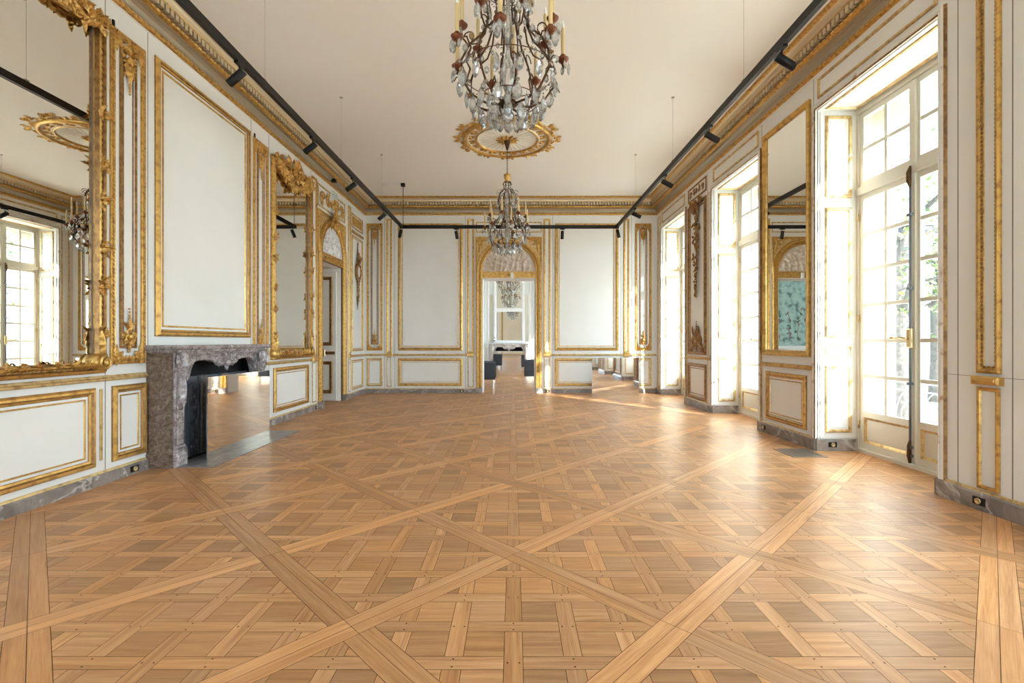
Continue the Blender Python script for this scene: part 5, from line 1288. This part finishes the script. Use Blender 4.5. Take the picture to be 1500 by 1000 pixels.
for sg in (-1, 1):
    u = FC + sg * 0.63
    root = thing('side_mirror', (u, FY1, 1.2), 'narrow mirror strip %s of the overmantel mirror in the next room' % ('left' if sg < 0 else 'right'), 'mirror', 'narrow mirror strips in the next room')
    b = MB(fF); b.box(u - .06, u + .06, 1.2, 2.85, 0.012, .018); b.build('mirror_glass', ['mirror'], root)
    b = MB(fF); b.rect(u - .08, u + .08, 1.18, 2.87, [(0, 0), (0, .03), (.012, .03), (.02, .012)]); b.build('frame', ['far_white'], root)
vs = thing('candlestick', (FC - 0.5, FY1 - 0.15, 1.13), 'small silver covered vase on the left end of the far mantelpiece', 'vase')
b = MB(); b.lathe([(0, 0), (.05, 0), (.05, .015), (.02, .03), (.02, .06), (.055, .11), (.06, .15), (.04, .18)], (FC - .52, FY1 - .14, 1.132), 14); b.build('body', ['chrome'], vs)
b = MB(); b.lathe([(.042, .18), (.03, .21), (.01, .22), (.014, .24), (0, .25)], (FC - .52, FY1 - .14, 1.132), 12); b.build('lid', ['chrome'], vs)
vs.name = 'covered_vase'
def armchair(x, y, rz, label):
    root = thing('armchair', (0, 0, 0), label, 'armchair', 'boxy armchairs in the next room')
    OFF[root.name] = Vector((0, 0, 0))
    def cushion(name, x0, x1, y0, y1, z0, z1, c=.03):
        b = MB(); b.bbox(x0, x1, y0, y1, z0, z1, c); b.build(name, ['fabric'], root)
    cushion('seat', -.27, .27, -.38, .26, .20, .44); cushion('backrest', -.40, .40, .26, .42, .20, .70)
    cushion('armrest', -.40, -.275, -.40, .26, .20, .66); cushion('armrest', .275, .40, -.40, .26, .20, .66)
    for sx in (-.36, .36):
        for sy in (-.36, .38):
            b = MB(); b.box(sx - .015, sx + .015, sy - .015, sy + .015, 0, .20); b.build('leg', ['chrome'], root)
    root.location = (x, y, 0); root.rotation_euler.z = rz
armchair(-0.88, 12.92, PI / 2, 'dark blue-grey boxy armchair left in the next room beyond the doorway')
armchair(0.72, 14.05, -PI / 2, 'dark grey boxy armchair right in the next room beyond the doorway')

# ------------------------------------------------------------------ outside
b = MB(); b.box(-60, 70, -40, 60, -1.3, -1.2); struct('ground', b, 'gravel')
b = MB(); b.box(XO, 5.05, YR - .6, 18, -0.25, -0.06); struct('floor_balcony', b, 'stone')
rl = thing('balcony_railing', (4.95, 7, -0.06), 'wrought-iron balcony railing with loops outside the french windows', 'railing')
b = MB(); b.box(4.92, 4.97, -3, 17, 0.68, 0.71); b.box(4.935, 4.955, -3, 17, 0.0, 0.02); b.box(4.935, 4.955, -3, 17, 0.58, 0.595); b.build('handrail', ['iron'], rl)
for k in range(40):
    y = 0.2 + k * 0.4; b = MB()
    b.tube([(4.945, y, -0.06), (4.945, y, 0.69)], 0.009, 6)
    for sg in (-1, 1): b.tube([(4.945, y + 0.2 + sg * 0.2 * cos(t * PI / 2 * 1.0), 0.02 + 0.56 * sin(t * PI / 2)) for t in [q / 8 for q in range(9)]], 0.007, 5)
    b.tube([(4.945, y + 0.2 + 0.09 * cos(2 * PI * q / 16), 0.28 + 0.14 * sin(2 * PI * q / 16)) for q in range(17)], 0.006, 5, cap=False)
    b.build('baluster', ['iron'], rl)
def tree(x, y, h, r, cr, label, leaves=2600, lean=0.3):
    root = thing('tree', (x, y, -1.2), label, 'tree', 'trees in the garden')
    b = MB(); top = h * 0.55
    b.tube([(x, y, -1.2), (x + .05, y, 0.5), (x - .05 + lean * .3, y + .05, 2.5), (x + lean * .6, y, top)], [r * 1.25, r, r * .85, r * .6], 10)
    ends = []
    for k in range(11):
        a = 2 * PI * k / 11 + rng.uniform(-.3, .3); z0 = rng.uniform(1.8, top); L = cr * rng.uniform(.6, 1.0)
        p0 = Vector((x + lean * .5, y, z0)); p1 = p0 + Vector((cos(a) * L * .5, sin(a) * L * .5, L * .25)); p2 = p0 + Vector((cos(a + .25) * L, sin(a + .25) * L, L * rng.uniform(.2, .6)))
        b.tube([tuple(p0), tuple(p1), tuple(p2)], [r * .35, r * .2, r * .06], 6); ends += [p1, p2]
        for q in range(3):
            p3 = p1.lerp(p2, rng.random()) + Vector((rng.uniform(-1, 1), rng.uniform(-1, 1), rng.uniform(-.6, .6))) * .9; b.tube([tuple(p1.lerp(p2, .4)), tuple(p3)], [r * .1, r * .03], 4); ends.append(p3)
    b.build('trunk', ['bark'], root)
    b = MB()
    for k in range(leaves):
        c = rng.choice(ends) + Vector((rng.gauss(0, .5), rng.gauss(0, .5), rng.gauss(0, .45)))
        d1 = Vector((rng.uniform(-1, 1), rng.uniform(-1, 1), rng.uniform(-1, .4))).normalized(); d2 = d1.cross(Vector((rng.uniform(-1, 1), rng.uniform(-1, 1), 1))).normalized(); s = rng.uniform(.05, .09)
        ids = [b.p(*(c + v)) for v in (-d1 * s, d2 * s * .55 + d1 * .1 * s, d1 * s, -d2 * s * .55 + d1 * .1 * s)]
        b.face(ids)
    f = b.build('foliage', ['leaf'], root); f['kind'] = 'stuff'
b = MB(); b.box(4.6, 10.2, -24, -3.3, -1.2, 9.0, 0)  # unseen wing, added to keep the sun off the rear and near windows
for k in range(5):
    for z in (0.2, 3.4): b.box(5.0 + k * 1.05, 5.6 + k * 1.05, -3.3, -3.26, z, z + 2.1, 1); b.box(4.95 + k * 1.05, 5.65 + k * 1.05, -3.3, -3.2, z - .15, z, 0)
b.box(4.5, 10.3, -24.1, -3.15, 8.8, 9.2, 0)
struct('wall_sun_block', b, ['stone', 'iron'])
tree(9.9, 12.3, 7.5, 0.24, 2.6, 'garden tree with a thick grey trunk outside the nearest window')
tree(16.8, 19.0, 8.0, 0.22, 3.0, 'leafy garden tree behind the thick grey trunk', 3200)
tree(9.0, 19.6, 6.5, 0.16, 2.4, 'slender leafy tree near the balcony railing', 2400)

# ------------------------------------------------------------------ light
sc = bpy.context.scene
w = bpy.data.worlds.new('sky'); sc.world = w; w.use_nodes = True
WN, WL = w.node_tree.nodes, w.node_tree.links
bg = WN['Background']
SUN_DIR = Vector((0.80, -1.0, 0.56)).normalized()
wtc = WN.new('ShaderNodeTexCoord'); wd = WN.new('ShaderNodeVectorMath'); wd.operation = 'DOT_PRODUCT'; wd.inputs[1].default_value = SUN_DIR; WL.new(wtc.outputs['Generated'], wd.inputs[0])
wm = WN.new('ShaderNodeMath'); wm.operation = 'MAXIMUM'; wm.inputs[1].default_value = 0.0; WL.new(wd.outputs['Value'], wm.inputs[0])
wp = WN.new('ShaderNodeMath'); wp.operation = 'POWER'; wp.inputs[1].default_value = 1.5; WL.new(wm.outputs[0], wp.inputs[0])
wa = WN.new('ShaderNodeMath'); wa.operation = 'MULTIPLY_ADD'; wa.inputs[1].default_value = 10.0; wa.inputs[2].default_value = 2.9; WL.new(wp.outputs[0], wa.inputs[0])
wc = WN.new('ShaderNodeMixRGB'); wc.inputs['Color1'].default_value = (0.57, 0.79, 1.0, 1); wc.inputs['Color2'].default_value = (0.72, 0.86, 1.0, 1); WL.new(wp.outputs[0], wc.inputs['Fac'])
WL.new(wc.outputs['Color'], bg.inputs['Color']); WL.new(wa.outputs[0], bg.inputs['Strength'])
sun = bpy.data.lights.new('sun', 'SUN'); sun.energy = 15.0; sun.color = (1.0, 0.93, 0.82); sun.angle = math.radians(0.9)
so = bpy.data.objects.new('sun', sun); COL.objects.link(so)
d = Vector((-0.80, 1.0, -0.56)); so.rotation_euler = d.to_track_quat('-Z', 'Y').to_euler()
def portal(x, y0, y1, z0, z1, rear=False):
    L = bpy.data.lights.new('window_portal', 'AREA'); L.shape = 'RECTANGLE'; L.size = y1 - y0; L.size_y = z1 - z0; L.cycles.is_portal = True
    o = bpy.data.objects.new('window_portal', L); COL.objects.link(o); o.location = ((y0 + y1) / 2, x, (z0 + z1) / 2) if rear else (x, (y0 + y1) / 2, (z0 + z1) / 2)
    o.rotation_euler = (Matrix(((1, 0, 0), (0, 0, -1), (0, 1, 0))) if rear else Matrix(((0, 0, 1), (1, 0, 0), (0, 1, 0)))).to_euler()   # local x along y, local y up, emits toward -x
for y0, y1 in WIN: portal(XW + 0.05, y0, y1, 0.0, ZW)
for y0, y1 in FILL_WIN: portal(YR - 0.38, y0, y1, 0.3, ZW, True)
for y0, y1 in FW: portal(FX1 + 0.38, y0, y1, 0.0, 3.6)

# ------------------------------------------------------------------ camera and view
cam = bpy.data.cameras.new('camera'); cam.sensor_width = 36; cam.lens = 700 / 1500 * 36; cam.shift_x = -2 / 1500; cam.clip_start = 0.02
co = bpy.data.objects.new('camera', cam); COL.objects.link(co); co.location = (0, 0, 1.2); co.rotation_euler = (PI / 2, 0, 0)
sc.camera = co
sc.view_settings.view_transform = 'Standard'; sc.view_settings.look = 'None'; sc.view_settings.gamma = 1; sc.view_settings.use_curve_mapping = False
sc.view_settings.exposure = 1.04
sc.cycles.max_bounces = 14; sc.cycles.diffuse_bounces = 12; sc.cycles.glossy_bounces = 5; sc.cycles.transmission_bounces = 8; sc.cycles.transparent_max_bounces = 16
sc.cycles.caustics_reflective = False; sc.cycles.caustics_refractive = False; sc.cycles.sample_clamp_indirect = 15.0
sc.cycles.use_denoising = True
